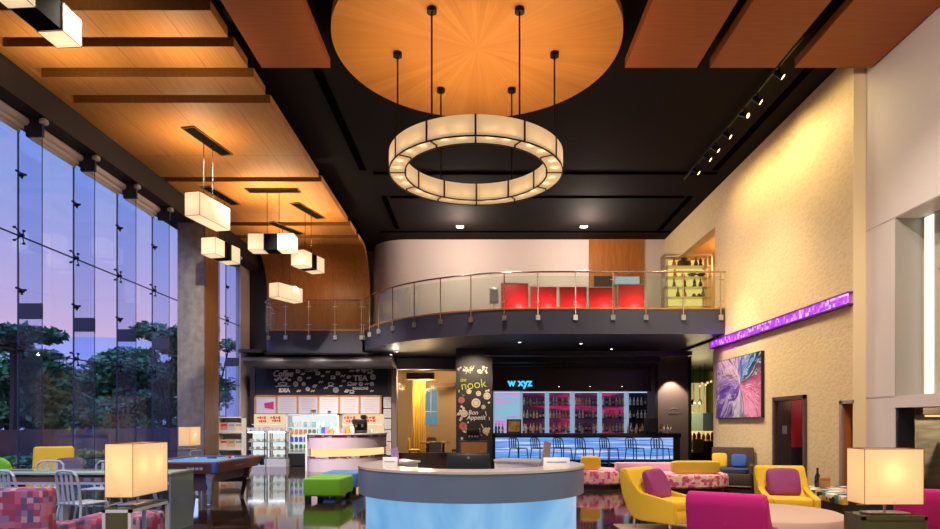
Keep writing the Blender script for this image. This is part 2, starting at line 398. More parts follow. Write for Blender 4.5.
    def build(s, name, m, parent=None, smooth=True, loc=None, recalc=True):
        if recalc: bmesh.ops.recalc_face_normals(s.bm, faces=s.bm.faces[:])
        me = bpy.data.meshes.new(name); s.bm.to_mesh(me); s.bm.free()
        me.materials.append(M[m] if isinstance(m, str) else m)
        if smooth:
            for p in me.polygons: p.use_smooth = True
            me.set_sharp_from_angle(angle=math.radians(35))
        o = bpy.data.objects.new(name, me); C.objects.link(o)
        if parent is not None: o.parent = parent
        if loc is not None: o.location = loc
        return o
def tag(o, label, cat, group=None, kind=None):
    o['label'] = label; o['category'] = cat
    if group: o['group'] = group
    if kind: o['kind'] = kind
    return o
def thing(name, label, cat, loc=(0, 0, 0), rz=0, group=None):
    o = bpy.data.objects.new(name, None); C.objects.link(o)
    o.location = loc; o.rotation_euler = (0, 0, rz); o.empty_display_size = .1
    return tag(o, label, cat, group)
def struct(name, mb, m, parent=None, smooth=False):
    o = mb.build(name, m, parent, smooth)
    if parent is None: o['kind'] = 'structure'
    return o
def kids(o): return [c for c in bpy.data.objects if c.parent == o]
def dup(o, loc, rz=None, label=None):
    def cp(a, par):
        c = a.copy(); C.objects.link(c)
        if par is not None: c.parent = par
        for ch in kids(a): cp(ch, c)
        return c
    r = cp(o, None); r.location = loc
    if rz is not None: r.rotation_euler = (0, 0, rz)
    if label: r['label'] = label
    return r
def text(name, s, size, m, parent=None, loc=(0, 0, 0), rot=(PI / 2, 0, 0), ext=.004, align='CENTER', off=0.0, shear=0.0, sx=1.0):
    cu = bpy.data.curves.new(name, 'FONT'); cu.body = s; cu.size = size; cu.extrude = ext; cu.align_x = align; cu.offset = off; cu.shear = shear
    t = bpy.data.objects.new(name + '_tmp', cu); C.objects.link(t)
    dg = bpy.context.evaluated_depsgraph_get(); dg.update()
    me = bpy.data.meshes.new_from_object(t.evaluated_get(dg))
    bpy.data.objects.remove(t); bpy.data.curves.remove(cu)
    me.materials.clear(); me.materials.append(M[m])
    me.name = name
    o = bpy.data.objects.new(name, me); C.objects.link(o); o.location = loc; o.rotation_euler = rot; o.scale = (sx, 1, 1)
    if parent is not None: o.parent = parent
    return o
def light(kind, loc, power, col=(255, 214, 160), size=.1, rot=None, target=None, spot=None, blend=.6, sy=None):
    l = bpy.data.lights.new('lamp_or_fill_light', kind); l.energy = power; l.color = lin(col)[:3]  # real lamps and added fill lights share this name
    if kind == 'AREA':
        l.size = size
        if sy: l.shape = 'RECTANGLE'; l.size_y = sy
    else: l.shadow_soft_size = size
    if kind == 'SPOT': l.spot_size = math.radians(spot or 60); l.spot_blend = blend
    o = bpy.data.objects.new('lamp_or_fill_light', l); C.objects.link(o); o.location = loc
    if target is not None: o.rotation_euler = (Vector(target) - Vector(loc)).to_track_quat('-Z', 'Y').to_euler()
    elif rot: o.rotation_euler = rot
    return o
ORD = ['first', 'second', 'third', 'fourth', 'fifth', 'sixth', 'seventh', 'eighth', 'ninth', 'tenth', 'eleventh', 'twelfth', 'thirteenth', 'fourteenth', 'fifteenth', 'sixteenth']
# ================================================================ SETTING
struct('floor', MB().box(-8.75, 14, -4, 29, -.2, 0), 'floor')
struct('ground_outside', MB().box(-70, -8.78, -10, 90, -.3, -.1), 'extground')
struct('ceiling', MB().box(-8.9, 7.6, -4, 24.1, 8.15, 8.35), 'black_ceiling')
mb = MB()
for (y0, y1, z0, z1) in ((11.22, 11.56, 1.87, 8.15), (11.56, 12.87, 0, 8.15), (12.87, 14.12, 2.02, 8.15), (14.12, 17.77, 0, 8.15), (17.77, 17.9, 0, 4.62), (17.77, 21.5, 7.09, 8.15), (21.5, 22.8, 4.62, 8.15)):
    mb.box(6.69, 6.99, y0, y1, z0, z1)
struct('wall_right', mb, 'beige')
struct('trim_1', MB().box(6.69, 6.985, 11.2, 11.22, 0, 8.15), 'beige_pillar')
mb = MB()
mb.box(6.91, 7.2, 10.42, 11.199, 0, 1.97).box(6.91, 7.8, 10.42, 11.199, 1.97, 8.15)
mb.box(6.91, 7.8, -4, 10.42, 4.92, 8.15).box(6.91, 7.47, 4, 10.42, 1.77, 1.965).box(6.91, 7.4, -4, 4, 0, 4.92)
struct('wall_front_right', mb, 'white_wall')
struct('trim_2', MB().box(6.905, 6.912, 10.42, 11.199, 1.955, 1.972).box(6.905, 6.912, -4, 10.42, 4.93, 4.94).box(6.905, 6.912, 10.42, 11.199, 4.93, 4.94), mat('wall joint', (178, 170, 166), .6))
struct('trim_3', MB().box(6.914, 7.36, 10.4, 10.42, 1.966, 4.918), 'grey_jamb')
w = struct('window_30', MB().box(7.36, 7.46, 4, 10.4, 1.965, 4.92), mat('pale back painted glass', (206, 202, 178), .25))
struct('light_strip', MB().box(7.345, 7.36, 10.14, 10.34, 1.97, 4.9), 'led_strip', w)
struct('joint', MB().box(7.35, 7.36, 4, 10.04, 3.98, 4.0), 'grey_jamb', w)
struct('trim_4', MB().box(6.93, 7.2, 10.36, 10.42, 0, 1.77), 'black')
# dark service room behind the white wall
struct('wall_service_back', MB().box(8.05, 11.6, 12.2, 12.35, 0, 3), pattern('grey stone', [(60, 58, 56), (110, 106, 100), (80, 78, 74), (130, 124, 116)], 1.6, .6, 0, 'noise', (.6, 1, 3)))
struct('wall_service_side', MB().box(11.5, 11.6, 4, 12.2, 0, 3), 'black')
struct('ceiling_service', MB().box(7.47, 11.6, 4, 12.35, 2.6, 2.7), 'black')
struct('wall_upper_back', MB().box(-8.9, 7.6, 24.1, 24.3, 3.9, 8.35), 'pink_wall')
struct('wall_rear', MB().box(-8.9, 7.8, -4.2, -4, 0, 8.35), mat('rear wall paint', (120, 104, 92), .7))
# doorways in the right wall
d = struct('door_1', MB().box(6.64, 6.7, 12.79, 12.87, 0, 2.1).box(6.64, 6.7, 14.12, 14.2, 0, 2.1).box(6.64, 6.7, 12.79, 14.2, 2.02, 2.1), mat('bronze door frame', (100, 84, 84), .35, .5))
struct('reveal_panel', MB().box(6.7, 7.0, 14.06, 14.118, 0, 2.02), 'dark_wood', d)
struct('sign', MB().box(6.8, 6.9, 14.05, 14.06, 1.28, 1.46), 'steel', d)
struct('niche', MB().box(7.0, 8.0, 14.05, 14.12, .98, 2.3).box(7.9, 8.0, 12.6, 14.0, .98, 2.3), mat('red lobby paint', (170, 16, 40), .5), d)
struct('niche', MB().box(7.0, 8.0, 14.05, 14.12, 0, .98).box(7.9, 8.0, 12.6, 14.0, 0, .98).box(6.99, 8, 12.6, 14.12, 2.3, 2.4), 'black', d)
d = struct('door_2', MB().box(6.7, 6.92, 11.52, 11.558, 0, 1.87).box(6.9, 6.95, 11.22, 11.52, 0, 1.87), 'door_wood')
struct('frame', MB().box(6.66, 6.7, 11.52, 11.6, 0, 1.93).box(6.66, 6.7, 11.2, 11.6, 1.87, 1.93), mat('pale bronze', (170, 146, 140), .35, .4), d)
# left: glazed facade
FX = -8.6
ys = [11.7 + 1.6 * k for k in range(-1, 8)]
struct('window_1', MB().box(FX - .01, FX + .01, -4, ys[0], 0, 7.25), 'glass')
for i in range(len(ys) - 1):
    w = struct('window_%d' % (i + 2), MB().box(FX - .01, FX + .01, ys[i], ys[i + 1], 0, 7.25), 'glass')
    j = MB()
    for z in (.74, 2.88, 5.02): j.box(FX - .012, FX + .012, ys[i], ys[i + 1], z - .012, z + .012)
    j.box(FX - .013, FX + .013, ys[i] - .009, ys[i] + .009, 0, 7.25)
    struct('joint', j, 'joint', w)
def fin(y, i):
    t = thing('glass_fin', 'clear glass fin on the window wall, ' + fl[i], 'glass fin', (FX, y, 0), group='glass fins along the window wall')
    MB().box(.02, .45, -.01, .01, 0, 7.22).build('fin_blade', 'fin_glass', t)
    MB().box(.444, .454, -.006, .006, 0, 7.22).build('edge_bead', 'joint', t)
    MB().box(.02, .45, -.022, .022, 3.46, 3.75).build('splice_plate', 'plate', t)
    MB().box(.16, .47, -.03, .03, 6.86, 7.22).build('head_bracket', 'plate', t)
    for z in (2.88, 3.98, 5.02, 6.15):
        s = MB()
        s.cyl((.02, 0, z), (.1, 0, z), .035)
        if z in (2.88, 5.02):
            for a in (-1, 1):
                for b in (-1, 1): s.cyl((.07, 0, z), (.03, a * .12, z + b * .12), .01, n=6); s.cyl((.0, a * .12, z + b * .12), (.04, a * .12, z + b * .12), .022, n=8)
        else:
            s.cyl((.05, -.1, z + .04), (.05, .1, z + .04), .011, n=6); s.cyl((.03, -.1, z + .04), (.08, -.1, z + .04), .022, n=8); s.cyl((.03, .1, z + .04), (.08, .1, z + .04), .022, n=8)
            s.cyl((.07, 0, z), (.07, 0, z - .07), .02, n=6)
        s.build('spider_clamp', 'black_metal', t)
fl = ['first from the left', 'second from the left', 'third from the left', 'fourth and last before the concrete column', 'just behind the concrete column', 'furthest away, beyond the concrete column']
for i, y in enumerate([y for y in ys[1:-1] if y < 17.7 or y > 18.8]): fin(y, i)
for i in range(len(ys) - 2):
    if ys[i] > 16.4 and ys[i] < 19: continue
    t = thing('roller_blind', 'white roller blind box along the window head, %s from the left' % ORD[i], 'blind', (FX, ys[i], 0), group='roller blinds at the window head')
    MB().box(.1, .14, .12, 1.56, 6.98, 7.16).cyl((.16, .06, 7.13), (.16, 1.58, 7.13), .075, n=14).build('blind_box', 'blind', t)
    MB().box(.08, .1, .14, 1.52, 6.9, 6.99).build('blind_hem', 'white_metal', t)
k = 0
for i, y in enumerate(ys[:-1]):
    if 17.7 < y < 18.8 or i == 0: continue
    k += 1
    t = thing('spotlight', 'small white spotlight under the soffit, at glass fin ' + fl[k - 1], 'spotlight', (-8.12, y, 7.2), group='soffit spotlights')
    MB().cyl((0, 0, .02), (0, 0, -.02), .03).build('stem', 'black_metal', t)
    MB().lathe([(.03, .0), (.075, -.03), (.08, -.09), (.06, -.11)], (0, 0, 0), 14).build('lamp_head', 'white_metal', t)
struct('trim_5', MB().box(-8.9, -8.08, -4, 23.4, 7.22, 8.15), mat('soffit charcoal', (40, 35, 36), .6))
struct('wall_left', MB().box(-8.75, -8.58, 22.56, 23.5, 0, 7.22), mat('pale reveal paint', (206, 190, 184), .6))
struct('wall_left_pier', MB().box(-8.58, -7.86, 23.46, 23.6, 0, 8.15), 'dark_wall')
struct('trim_6', MB().box(-8.39, -8.2, 22.95, 23.05, 0, 3.9), 'dark_wood')
struct('column', MB().box(-8.56, -7.81, 17.8, 18.75, 0, 7.22), 'concrete')
struct('trim_7', MB().box(-7.81, -7.78, 17.8, 18.75, 0, 7.22), 'brown_clad')
# exterior
struct('garden_wall', MB().box(-14.2, -14, 2, 60, -.1, 1.32), 'extwall')
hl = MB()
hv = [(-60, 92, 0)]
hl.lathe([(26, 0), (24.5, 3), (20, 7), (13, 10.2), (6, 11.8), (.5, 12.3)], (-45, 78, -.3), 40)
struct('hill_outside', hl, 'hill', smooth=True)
# ceiling slabs
slabY = [(9.47, 10.13), (10.38, 11.0), (11.29, 11.91), (12.2, 15.87), (16.16, 19.4), (19.75, 20.75), (21.1, 21.8)]
names = ['nearest', 'second', 'third', 'fourth and widest', 'fifth', 'sixth', 'seventh and furthest']
for (a, b), nm in zip(slabY, names):
    x0 = -8.06 if a > 12 else -7.88
    o = MB().box(x0 + 6, -4.06 + 6, 0, b - a, 0, .16).build('ceiling_slab', 'ceil_wood', smooth=False, loc=(-6, a, 7.75))
    tag(o, 'floating orange wood ceiling slab on the window side, %s of its row from the camera' % nm, 'ceiling panel', 'wood ceiling slabs on the window side')
o = MB().box(0, .17, 0, 4.6, 0, .16).build('ceiling_slab', 'ceil_wood', smooth=False, loc=(-8.06, 7.6, 7.75))
tag(o, 'long narrow wood ceiling strip edging the slabs beside the dark window soffit', 'ceiling panel', 'wood ceiling slabs on the window side')
for (x0, x1, lb) in ((-3.81, -2.61, 'wide wood ceiling slab hanging left of the round wood disc'), (2.56, 3.82, 'red toned wood ceiling slab just right of the round disc'), (4.05, 5.2, 'red toned wood ceiling slab, middle of three on the right'), (5.54, 6.88, 'brown wood ceiling slab against the white right wall')):
    o = MB().box(0, x1 - x0, 0, 5.2, 0, .16).build('ceiling_slab', 'cross_wood', smooth=False, loc=(x0, 5.8, 7.75))
    tag(o, lb, 'ceiling panel', 'wood ceiling slabs across the middle')
struct('trim_8', MB().box(-7.9, -7.8, 7.6, 20, 7.91, 8.15).box(-4.4, -4.3, 7.6, 21, 7.91, 8.15).box(-3.4, -3.3, 5.8, 11, 7.91, 8.15).box(3.1, 3.2, 5.8, 11, 7.91, 8.15).box(4.6, 4.7, 5.8, 11, 7.91, 8.15).box(6.2, 6.3, 5.8, 11, 7.91, 8.15).box(-.5, .5, 10, 10.6, 7.9, 8.15), 'black')
g = MB()
for (x0, x1, y0, y1) in ((-3.12, -2.95, 6, 16.4), (-2.8, 6.3, 16.55, 16.68), (-2.6, 6.0, 18.3, 18.42), (-2.85, -2.7, 18.3, 21.3), (6.1, 6.25, 8, 16.4), (6.1, 6.25, 18.3, 21.5), (-3.4, 6.6, 21.6, 21.72)):
    g.box(x0, x1, y0, y1, 8.13, 8.16)
struct('trim_9', g, mat('ceiling groove', (8, 7, 7), .95, spec=0))
# wood cove rolling down from the ceiling to the balcony's back wall
prof = [(21.8, 7.75)] + [(21.9 + 1.35 * math.sin(a), 6.4 + 1.35 * math.cos(a)) for a in [PI / 2 * i / 10 for i in range(11)]] + [(23.25, 4.62)]
outer = [(21.8, 7.91)] + [(21.9 + 1.5 * math.sin(a), 6.4 + 1.51 * math.cos(a)) for a in [PI / 2 * i / 10 for i in range(11)]] + [(23.4, 4.62)]
mb = MB()
A = [[mb.bm.verts.new((x, p[0], p[1])) for p in pl] for x in (-7.86, -4.06) for pl in (prof, outer)]
n = len(prof)
for i in range(n - 1):
    mb.bm.faces.new([A[0][i], A[0][i + 1], A[2][i + 1], A[2][i]]); mb.bm.faces.new([A[1][i], A[3][i], A[3][i + 1], A[1][i + 1]])
    mb.bm.faces.new([A[0][i], A[1][i], A[1][i + 1], A[0][i + 1]]); mb.bm.faces.new([A[2][i], A[2][i + 1], A[3][i + 1], A[3][i]])
struct('wall_balcony_left', mb, 'wall_wood', smooth=True)
# off white wall behind the balcony, curving away at its left end
pts = [(6.69, 22.6), (-2.6, 22.6)] + [(-2.6 - 1.42 * math.sin(a), 24.02 - 1.42 * math.cos(a)) for a in [PI / 2 * i / 10 for i in range(1, 11)]]
pin = [(6.69, 22.8), (-2.6, 22.8)] + [(-2.6 - 1.25 * math.sin(a), 24.02 - 1.22 * math.cos(a)) for a in [PI / 2 * i / 10 for i in range(1, 11)]]
struct('wall_balcony_back', MB().strip(pts, pin, 4.62, 8.15), 'pink_wall', smooth=True)
d = struct('door_3', MB().box(px(589, 22.55), px(644, 22.55), 22.55, 22.6, 4.62, 8.15), 'wall_wood')
struct('handle', MB().box(5.0, 5.02, 22.5, 22.55, 5.9, 6.2), 'steel', d)
struct('niche', MB().box(px(594, 22.5), px(613, 22.5), 22.5, 22.56, 5.6, pz(276, 22.5)), 'dark_wood', d)
# mezzanine
mz = [(6.69, 17.05), (1.6, 17.05), (.75, 17.1), (.2, 17.25), (-.25, 17.43), (-.7, 17.6), (-1.11, 17.81), (-1.52, 18.05), (-1.9, 18.33), (-2.28, 18.65), (-2.61, 19.0), (-2.9, 19.3), (-3.16, 19.65), (-3.37, 20.0), (-3.56, 20.4), (-3.72, 20.75), (-3.84, 21.05)]
mzl = [(-3.9, 20.95), (-6.75, 20.95), (-7.0, 21.02), (-7.18, 21.2), (-7.25, 21.5), (-7.25, 23.2)]
def smooth_curve(pts, m=3):
    out = []
    for i in range(len(pts) - 1):
        p0 = pts[max(i - 1, 0)]; p1 = pts[i]; p2 = pts[i + 1]; p3 = pts[min(i + 2, len(pts) - 1)]
        for k in range(m):
            t = k / m
            out.append(tuple(.5 * (2 * p1[a] + (p2[a] - p0[a]) * t + (2 * p0[a] - 5 * p1[a] + 4 * p2[a] - p3[a]) * t * t + (3 * p1[a] - p0[a] - 3 * p2[a] + p3[a]) * t ** 3) for a in (0, 1)))
    return out + [pts[-1]]
mzc = [mz[0]] + smooth_curve(mz[1:], 3)
mb = MB(); mb.prism(mzc + [(-3.84, 23.2), (6.69, 23.2)], 3.95, 4.62)
struct('floor_balcony', mb, 'navy', smooth=True)
struct('floor_balcony_left', MB().prism(mzl + [(-3.9, 23.2)], 3.88, 4.615), 'navy', smooth=True)
struct('floor_balcony_side', MB().box(6.7, 10.2, 17.9, 24, 3.95, 4.62), 'navy')
struct('ceiling_balcony_side', MB().box(6.99, 10.2, 17.9, 24, 7.2, 7.3), mat('peach ceiling', (226, 168, 110), .6))
struct('wall_balcony_side', MB().box(10, 10.2, 17.9, 24, 4.62, 7.3).box(6.99, 10.2, 22.6, 22.8, 4.62, 7.3).box(6.99, 10.2, 17.75, 17.9, 4.62, 7.3), 'cream_wall')
# lower level back of house
struct('ceiling_lower', MB().box(-8.7, 14, 23.2, 29, 3.9, 4.0).box(6.7, 14, 17.9, 23.2, 3.88, 3.95).box(-8.05, -7.25, 20.95, 23, 3.9, 4.0), 'soffit')
struct('wall_cafe', MB().box(-8.2, px(392, 23), 23.0, 23.2, 0, 3.9), 'dark_wall')
struct('trim_10', MB().box(px(392, 23), px(397, 23), 22.9, 23.2, 0, 3.5), mat('taupe post', (120, 104, 92), .6))
struct('trim_11', MB().box(px(392, 23), -.7, 22.95, 23.2, 3.5, 3.9), 'black')
struct('wall_far', MB().box(-9, 6.9, 28.5, 28.7, 0, 3.95), 'cream_wall')
struct('wall_far_right', MB().box(6.9, 14, 28.5, 28.7, 0, 3.95), 'green_wall')
struct('wall_dining_left', MB().box(-5.2, -5.0, 23.2, 28.5, 0, 3.95), 'cream_wall')
struct('wall_dining_right', MB().box(.6, .8, 23.4, 28.5, 0, 3.95), 'cream_wall')
struct('wall_bar', MB().box(-.6, 6.02, 23.3, 23.5, 0, 3.9), 'black')
struct('wall_right_back', MB().box(13.8, 14, 17.9, 28.5, 0, 3.95).box(6.99, 14, 17.7, 17.9, 0, 3.95), 'dark_wall')
struct('wall_restaurant_left', MB().box(6.9, 7.1, 23.5, 28.5, 0, 3.9), 'dark_wall')
# beam, ducts and bulkheads under the balcony
struct('beam_cafe', MB().prism([(21.5, 3.49), (21.3, 3.55), (21.22, 3.64), (21.25, 3.76), (21.4, 3.84), (22.6, 3.84), (22.6, 3.49)], -8.0, px(392, 21.4), 'x'), mat('bulkhead grey', (86, 82, 84), .5), smooth=True)
struct('trim_12', MB().box(px(265, 21), px(372, 21), 20.98, 21.2, 3.84, 3.9), 'black')
struct('beam_bar', MB().box(.2, px(690, 22), 21.9, 22.5, pz(391, 22), 3.6), mat('bar fascia', (30, 24, 28), .35))
struct('trim_13', MB().box(px(484, 19.5), 6.6, 19.4, 19.6, 3.62, 3.76).box(px(484, 20.5), 5.9, 20.4, 20.7, 3.5, 3.68).box(px(484, 21.2), 5.8, 21.1, 21.4, 3.45, 3.58), mat('duct', (34, 32, 38), .4, .3))
# dark curved column beside the bar with a lit niche face
struct('pillar_bar', MB().box(px(655, 21.4), px(690, 21.4), 21.4, 22.4, 0, 3.9), mat('brown pillar', (112, 98, 92), .6))
struct('pillar_bar_edge', MB().box(px(689, 21.3), px(691.5, 21.3), 21.3, 22.4, 0, 3.9).box(px(655, 21.37), px(658, 21.37), 21.37, 21.4, 0, 3.9), 'black')

# ================================================================ CEILING LIGHTS
def pendant(loc, rz, kind, ln, s, h, label, slot_rz=None):
    t = thing('pendant_light', label, 'pendant light', loc, rz, 'rectangular alabaster pendant lights')
    hz = 7.75 - loc[2]
    def shell(y0, y1): return MB().box(-s / 2, s / 2, y0, y1, 0, h)
    def edges(y0, y1):
        m = MB(); w = s / 2
        for x in (-w, w):
            for z in (0, h): m.box(x - .0035, x + .0035, y0, y1, z - .0035, z + .0035)
            for y in (y0, y1): m.box(x - .0035, x + .0035, y - .0035, y + .0035, 0, h)
        for y in (y0, y1):
            for z in (0, h): m.box(-w, w, y - .0035, y + .0035, z - .0035, z + .0035)
        return m
    if kind == 'cubes':
        for sg, y0 in ((0, -ln / 2), (1, ln / 2 - s)):
            shell(y0, y0 + s).build('lamp_shade', 'shade_pend', t, False)
            edges(y0, y0 + s).build('shade_edge', 'brass', t, False)
            bulbs.append((t, (0, y0 + s / 2, h * .5), 1.3))
        MB().box(-s / 2 + .006, s / 2 - .006, -ln / 2 + s + .004, ln / 2 - s - .004, .006, h - .006).build('lamp_body', 'matte_black', t)
    else:
        shell(-ln / 2, ln / 2).build('lamp_shade', 'shade_pend', t, False)
        edges(-ln / 2, ln / 2).build('shade_edge', 'brass', t, False)
        for y in (-ln * .33, 0, ln * .33): bulbs.append((t, (0, y, h * .5), 1.1))
    for y in (-.16, .16): MB().cyl((0, y, h * .3 if kind == 'cubes' else h - .01), (0, y, hz), .008, n=6).build('cable', 'black', t)
    MB().box(-.14, .14, -.68, .68, hz - .012, hz).build('ceiling_slot', 'matte_black', t)
    f = MB()
    for a, b, c, d in ((-.155, -.14, -.7, .7), (.14, .155, -.7, .7), (-.155, .155, -.7, -.68), (-.155, .155, .68, .7)): f.box(a, b, c, d, hz - .03, hz)
    f.build('slot_frame', 'brown_clad', t)
    return t
bulbs = []
M['matte_black'] = mat('matte black', (10, 10, 12), .95, spec=.1)
pendant((-5.86, 8.3, 6.85), -.07, 'cubes', 1.22, .37, .38, 'big pendant of two glowing cubes on a black bar at the top left corner')
pendant((-5.98, 13.85, 5.93), -.2, 'full', 1.1, .36, .5, 'long all white alabaster pendant box nearest the window, above the concrete column')
pendant((-7.05, 17.15, 6.0), -.2, 'cubes', 1.15, .42, .44, 'pendant of two white cubes beside the brown face of the column')
pendant((-5.5, 16.75, 6.1), PI / 2, 'cubes', 1.2, .42, .43, 'pendant with its two white cubes side by side, parallel to the balcony')
pendant((-5.0, 18.35, 6.02), -.3, 'cubes', 1.1, .42, .43, 'pendant of two white cubes nearest the dark ceiling edge, above the balcony')
pendant((-6.15, 20.0, 5.45), -.45, 'full', 1.1, .38, .45, 'low all white pendant box just in front of the left balcony rail')
# chandelier ring
cx, cy, R, ri, zb, hh = -.05, 10.5, 1.443, 1.18, 5.665, .31
ch = thing('chandelier', 'large glowing ring chandelier hung on six rods under the round wood disc', 'chandelier', (cx, cy, zb))
NS = 12
for k in range(NS):
    a0 = 2 * PI * (k + .5 - 3) / NS + PI / NS; a1 = a0 + 2 * PI / NS
    m = MB(); n = 8; e = .006
    for q in range(n):
        b0, b1 = [a0 + e + (a1 - a0 - 2 * e) * (q + u) / n for u in (0, 1)]
        c0, s0, c1, s1 = math.cos(b0), math.sin(b0), math.cos(b1), math.sin(b1)
        m.quad([(R * c0, R * s0, 0), (R * c1, R * s1, 0), (R * c1, R * s1, hh), (R * c0, R * s0, hh)])
        m.quad([(ri * c0, ri * s0, 0), (ri * c1, ri * s1, 0), (ri * c1, ri * s1, hh), (ri * c0, ri * s0, hh)])
        m.quad([(ri * c0, ri * s0, .05), (ri * c1, ri * s1, .05), (R * c1, R * s1, .05), (R * c0, R * s0, .05)])
    m.build('shade_panel', 'shade_ring', ch)
    m = MB()
    for r in (R, ri): m.box(r - .012, r + .012, -.014, .014, -.004, hh + .004, mtx=Matrix.Rotation(a0, 4, 'Z'))
    m.box(ri, R, -.012, .012, .04, .054, mtx=Matrix.Rotation(a0, 4, 'Z'))
    m.build('rib', 'brass', ch)
    for q in (.3, .7):
        a = a0 + (a1 - a0) * q
        bulbs.append((ch, ((R + ri) / 2 * math.cos(a), (R + ri) / 2 * math.sin(a), .095), .5))
m = MB(); m.arc((0, 0), R - .012, R + .006, 0, 2 * PI, -.006, .012, 64); m.arc((0, 0), ri - .006, ri + .012, 0, 2 * PI, -.006, .012, 64)
m.build('bottom_trim', 'brass', ch)
for k in range(6):
    a = PI / 6 + PI / 3 * k - PI / 6
    x, y = 1.32 * math.cos(a), 1.3 * math.sin(a) + .05
    rd = MB().cyl((x, y, hh - .05), (x, y, 7.72 - zb), .014, n=8).build('rod', 'black_metal', ch)
    MB().cyl((x, y, 7.68 - zb), (x, y, 7.745 - zb), .075, n=18).build('ceiling_cup', 'black_metal', rd)
o = MB().lathe([(2.37, 0), (2.37, .15)], (0, 0, 0), 96).build('ceiling_disc', 'disc_wood', loc=(-.03, 10.44, 7.75))
tag(o, 'huge round honey coloured wood ceiling disc above the ring chandelier', 'ceiling panel')
for i, (x, y) in enumerate(((px(460, 21.1), 21.1), (px(583.7, 21.1), 21.1))):
    t = thing('downlight', 'small square ceiling downlight over the balcony, %s one' % ('left' if i == 0 else 'right'), 'downlight', (x, y, 8.15), 0, 'balcony downlights')
    MB().box(-.13, .13, -.1, .1, -.02, 0).build('trim_plate', 'white', t); MB().box(-.1, .1, -.07, .07, -.03, -.018).build('lens', 'downlight', t)
# track of spotlights on the right
t = thing('track_rail', 'black lighting track on the dark ceiling along the gold wall', 'track', (5.5, 10.6, 8.05))
MB().box(-.02, .02, 0, 6.2, 0, .05).build('rail', 'black_metal', t); MB().box(-.012, .012, .4, .43, .05, .1).box(-.012, .012, 5.8, 5.83, .05, .1).build('hanger', 'black_metal', t)
hd = [(11.5, 1), (12.4, 1), (13.0, 2), (13.9, 1), (14.6, 0), (15.1, 0), (15.9, 1)]
for i, (y, lit) in enumerate(hd):
    t = thing('track_spotlight', 'small black spotlight on the ceiling track, %s from the camera end%s' % (ORD[i], ', shining brightest' if lit == 2 else ''), 'spotlight', (5.5, y, 8.05), 0, 'spotlights on the ceiling track')
    MB().cyl((0, 0, 0), (0, 0, -.08), .015, n=8).build('stem', 'black_metal', t)
    dr = Vector((.75, -.25 if lit != 2 else -.8, -.62)).normalized()
    c = Vector((0, 0, -.14))
    MB().cyl(c - dr * .09, c + dr * .09, .045, .06, n=14).build('lamp_head', 'black_metal', t)
    MB().cyl(c + dr * .082, c + dr * .094, .048, n=14).build('lens', 'warmlens', t)
# ================================================================ BALCONY
dense = [mzc[0]] + [(1.6 + (6.69 - 1.6) * (1 - i / 40), 17.05) for i in range(1, 40)] + smooth_curve(mz[1:], 12)
def off(pl, d):
    out = []
    for i, p in enumerate(pl):
        a = Vector(pl[max(i - 1, 0)]); b = Vector(pl[min(i + 1, len(pl) - 1)]); t = (b - a).normalized()
        nrm = Vector((-t.y, t.x))
        out.append((p[0] + nrm.x * d, p[1] + nrm.y * d))
    return out
def pxl(p): return 479 + 627 * p[0] / p[1]
def railing(line, posts, label, z0=4.62, postpx=True):
    """line runs along the slab edge; posts are indices"""
    front = off(line, .035); gl = off(line, -.0)
    t = thing('balcony_railing', label, 'railing', (0, 0, 0))
    MB().tube([(p[0], p[1], z0 + 1.01) for p in front], .024, 8).build('handrail', rail_m, t)
    MB().strip(off(line, .012), off(line, -.06), z0, z0 + .045).build('bottom_rail', 'frame_wood', t)
    for i in posts:
        p = front[i]
        po = MB().box(p[0] - .014, p[0] + .014, p[1] - .014, p[1] + .014, z0 - .22, z0 + 1.0).build('post', rail_m, t)
        MB().box(p[0] - .06, p[0] + .06, p[1] - .03, p[1] + .025, z0 - .3, z0 - .16).build('post_bracket', 'steel', po)
        m = MB()
        for z in (z0 + .2, z0 + .8): m.cyl((p[0] - .07, p[1], z), (p[0] + .07, p[1], z), .012, n=6)
        m.build('glass_clip', 'steel', po)
    for a, b in zip(posts[:-1], posts[1:]):
        lo, hi = min(a, b), max(a, b)
        seg = front[lo:hi + 1]
        if len(seg) < 2: continue
        MB().strip(off(seg, .005), off(seg, -.005), z0 + .06, z0 + .9).build('glass_panel', 'rail_glass', t)
    return t
rail_m = mat('warm steel rail', (200, 184, 160), .25, .9)
targets = [722, 685.5, 648, 611.7, 574.9, 538.6, 503.7, 470.6, 439.9, 414, 393, 378.4, 369.8, 363.5]
idx = [min(range(len(dense)), key=lambda i: abs(pxl(off(dense, .035)[i]) - t)) for t in targets]
railing(dense, idx, 'long curved glass balustrade with steel posts on the main balcony edge')
ll = smooth_curve([(-3.92, 20.95), (-4.8, 20.95), (-5.8, 20.95), (-6.75, 20.95), (-7.0, 21.02), (-7.18, 21.2), (-7.25, 21.5), (-7.25, 22.2), (-7.25, 23.0)], 8)
ll = off(ll, 0)
lt = [363.4, 336.9, 310.3, 284.3, 264]
li = [min(range(34), key=lambda i: abs(pxl(ll[i]) - t)) for t in lt] + [len(ll) - 9]
railing(ll, li, 'shorter straight glass balustrade with rounded corner on the left balcony', 4.615)
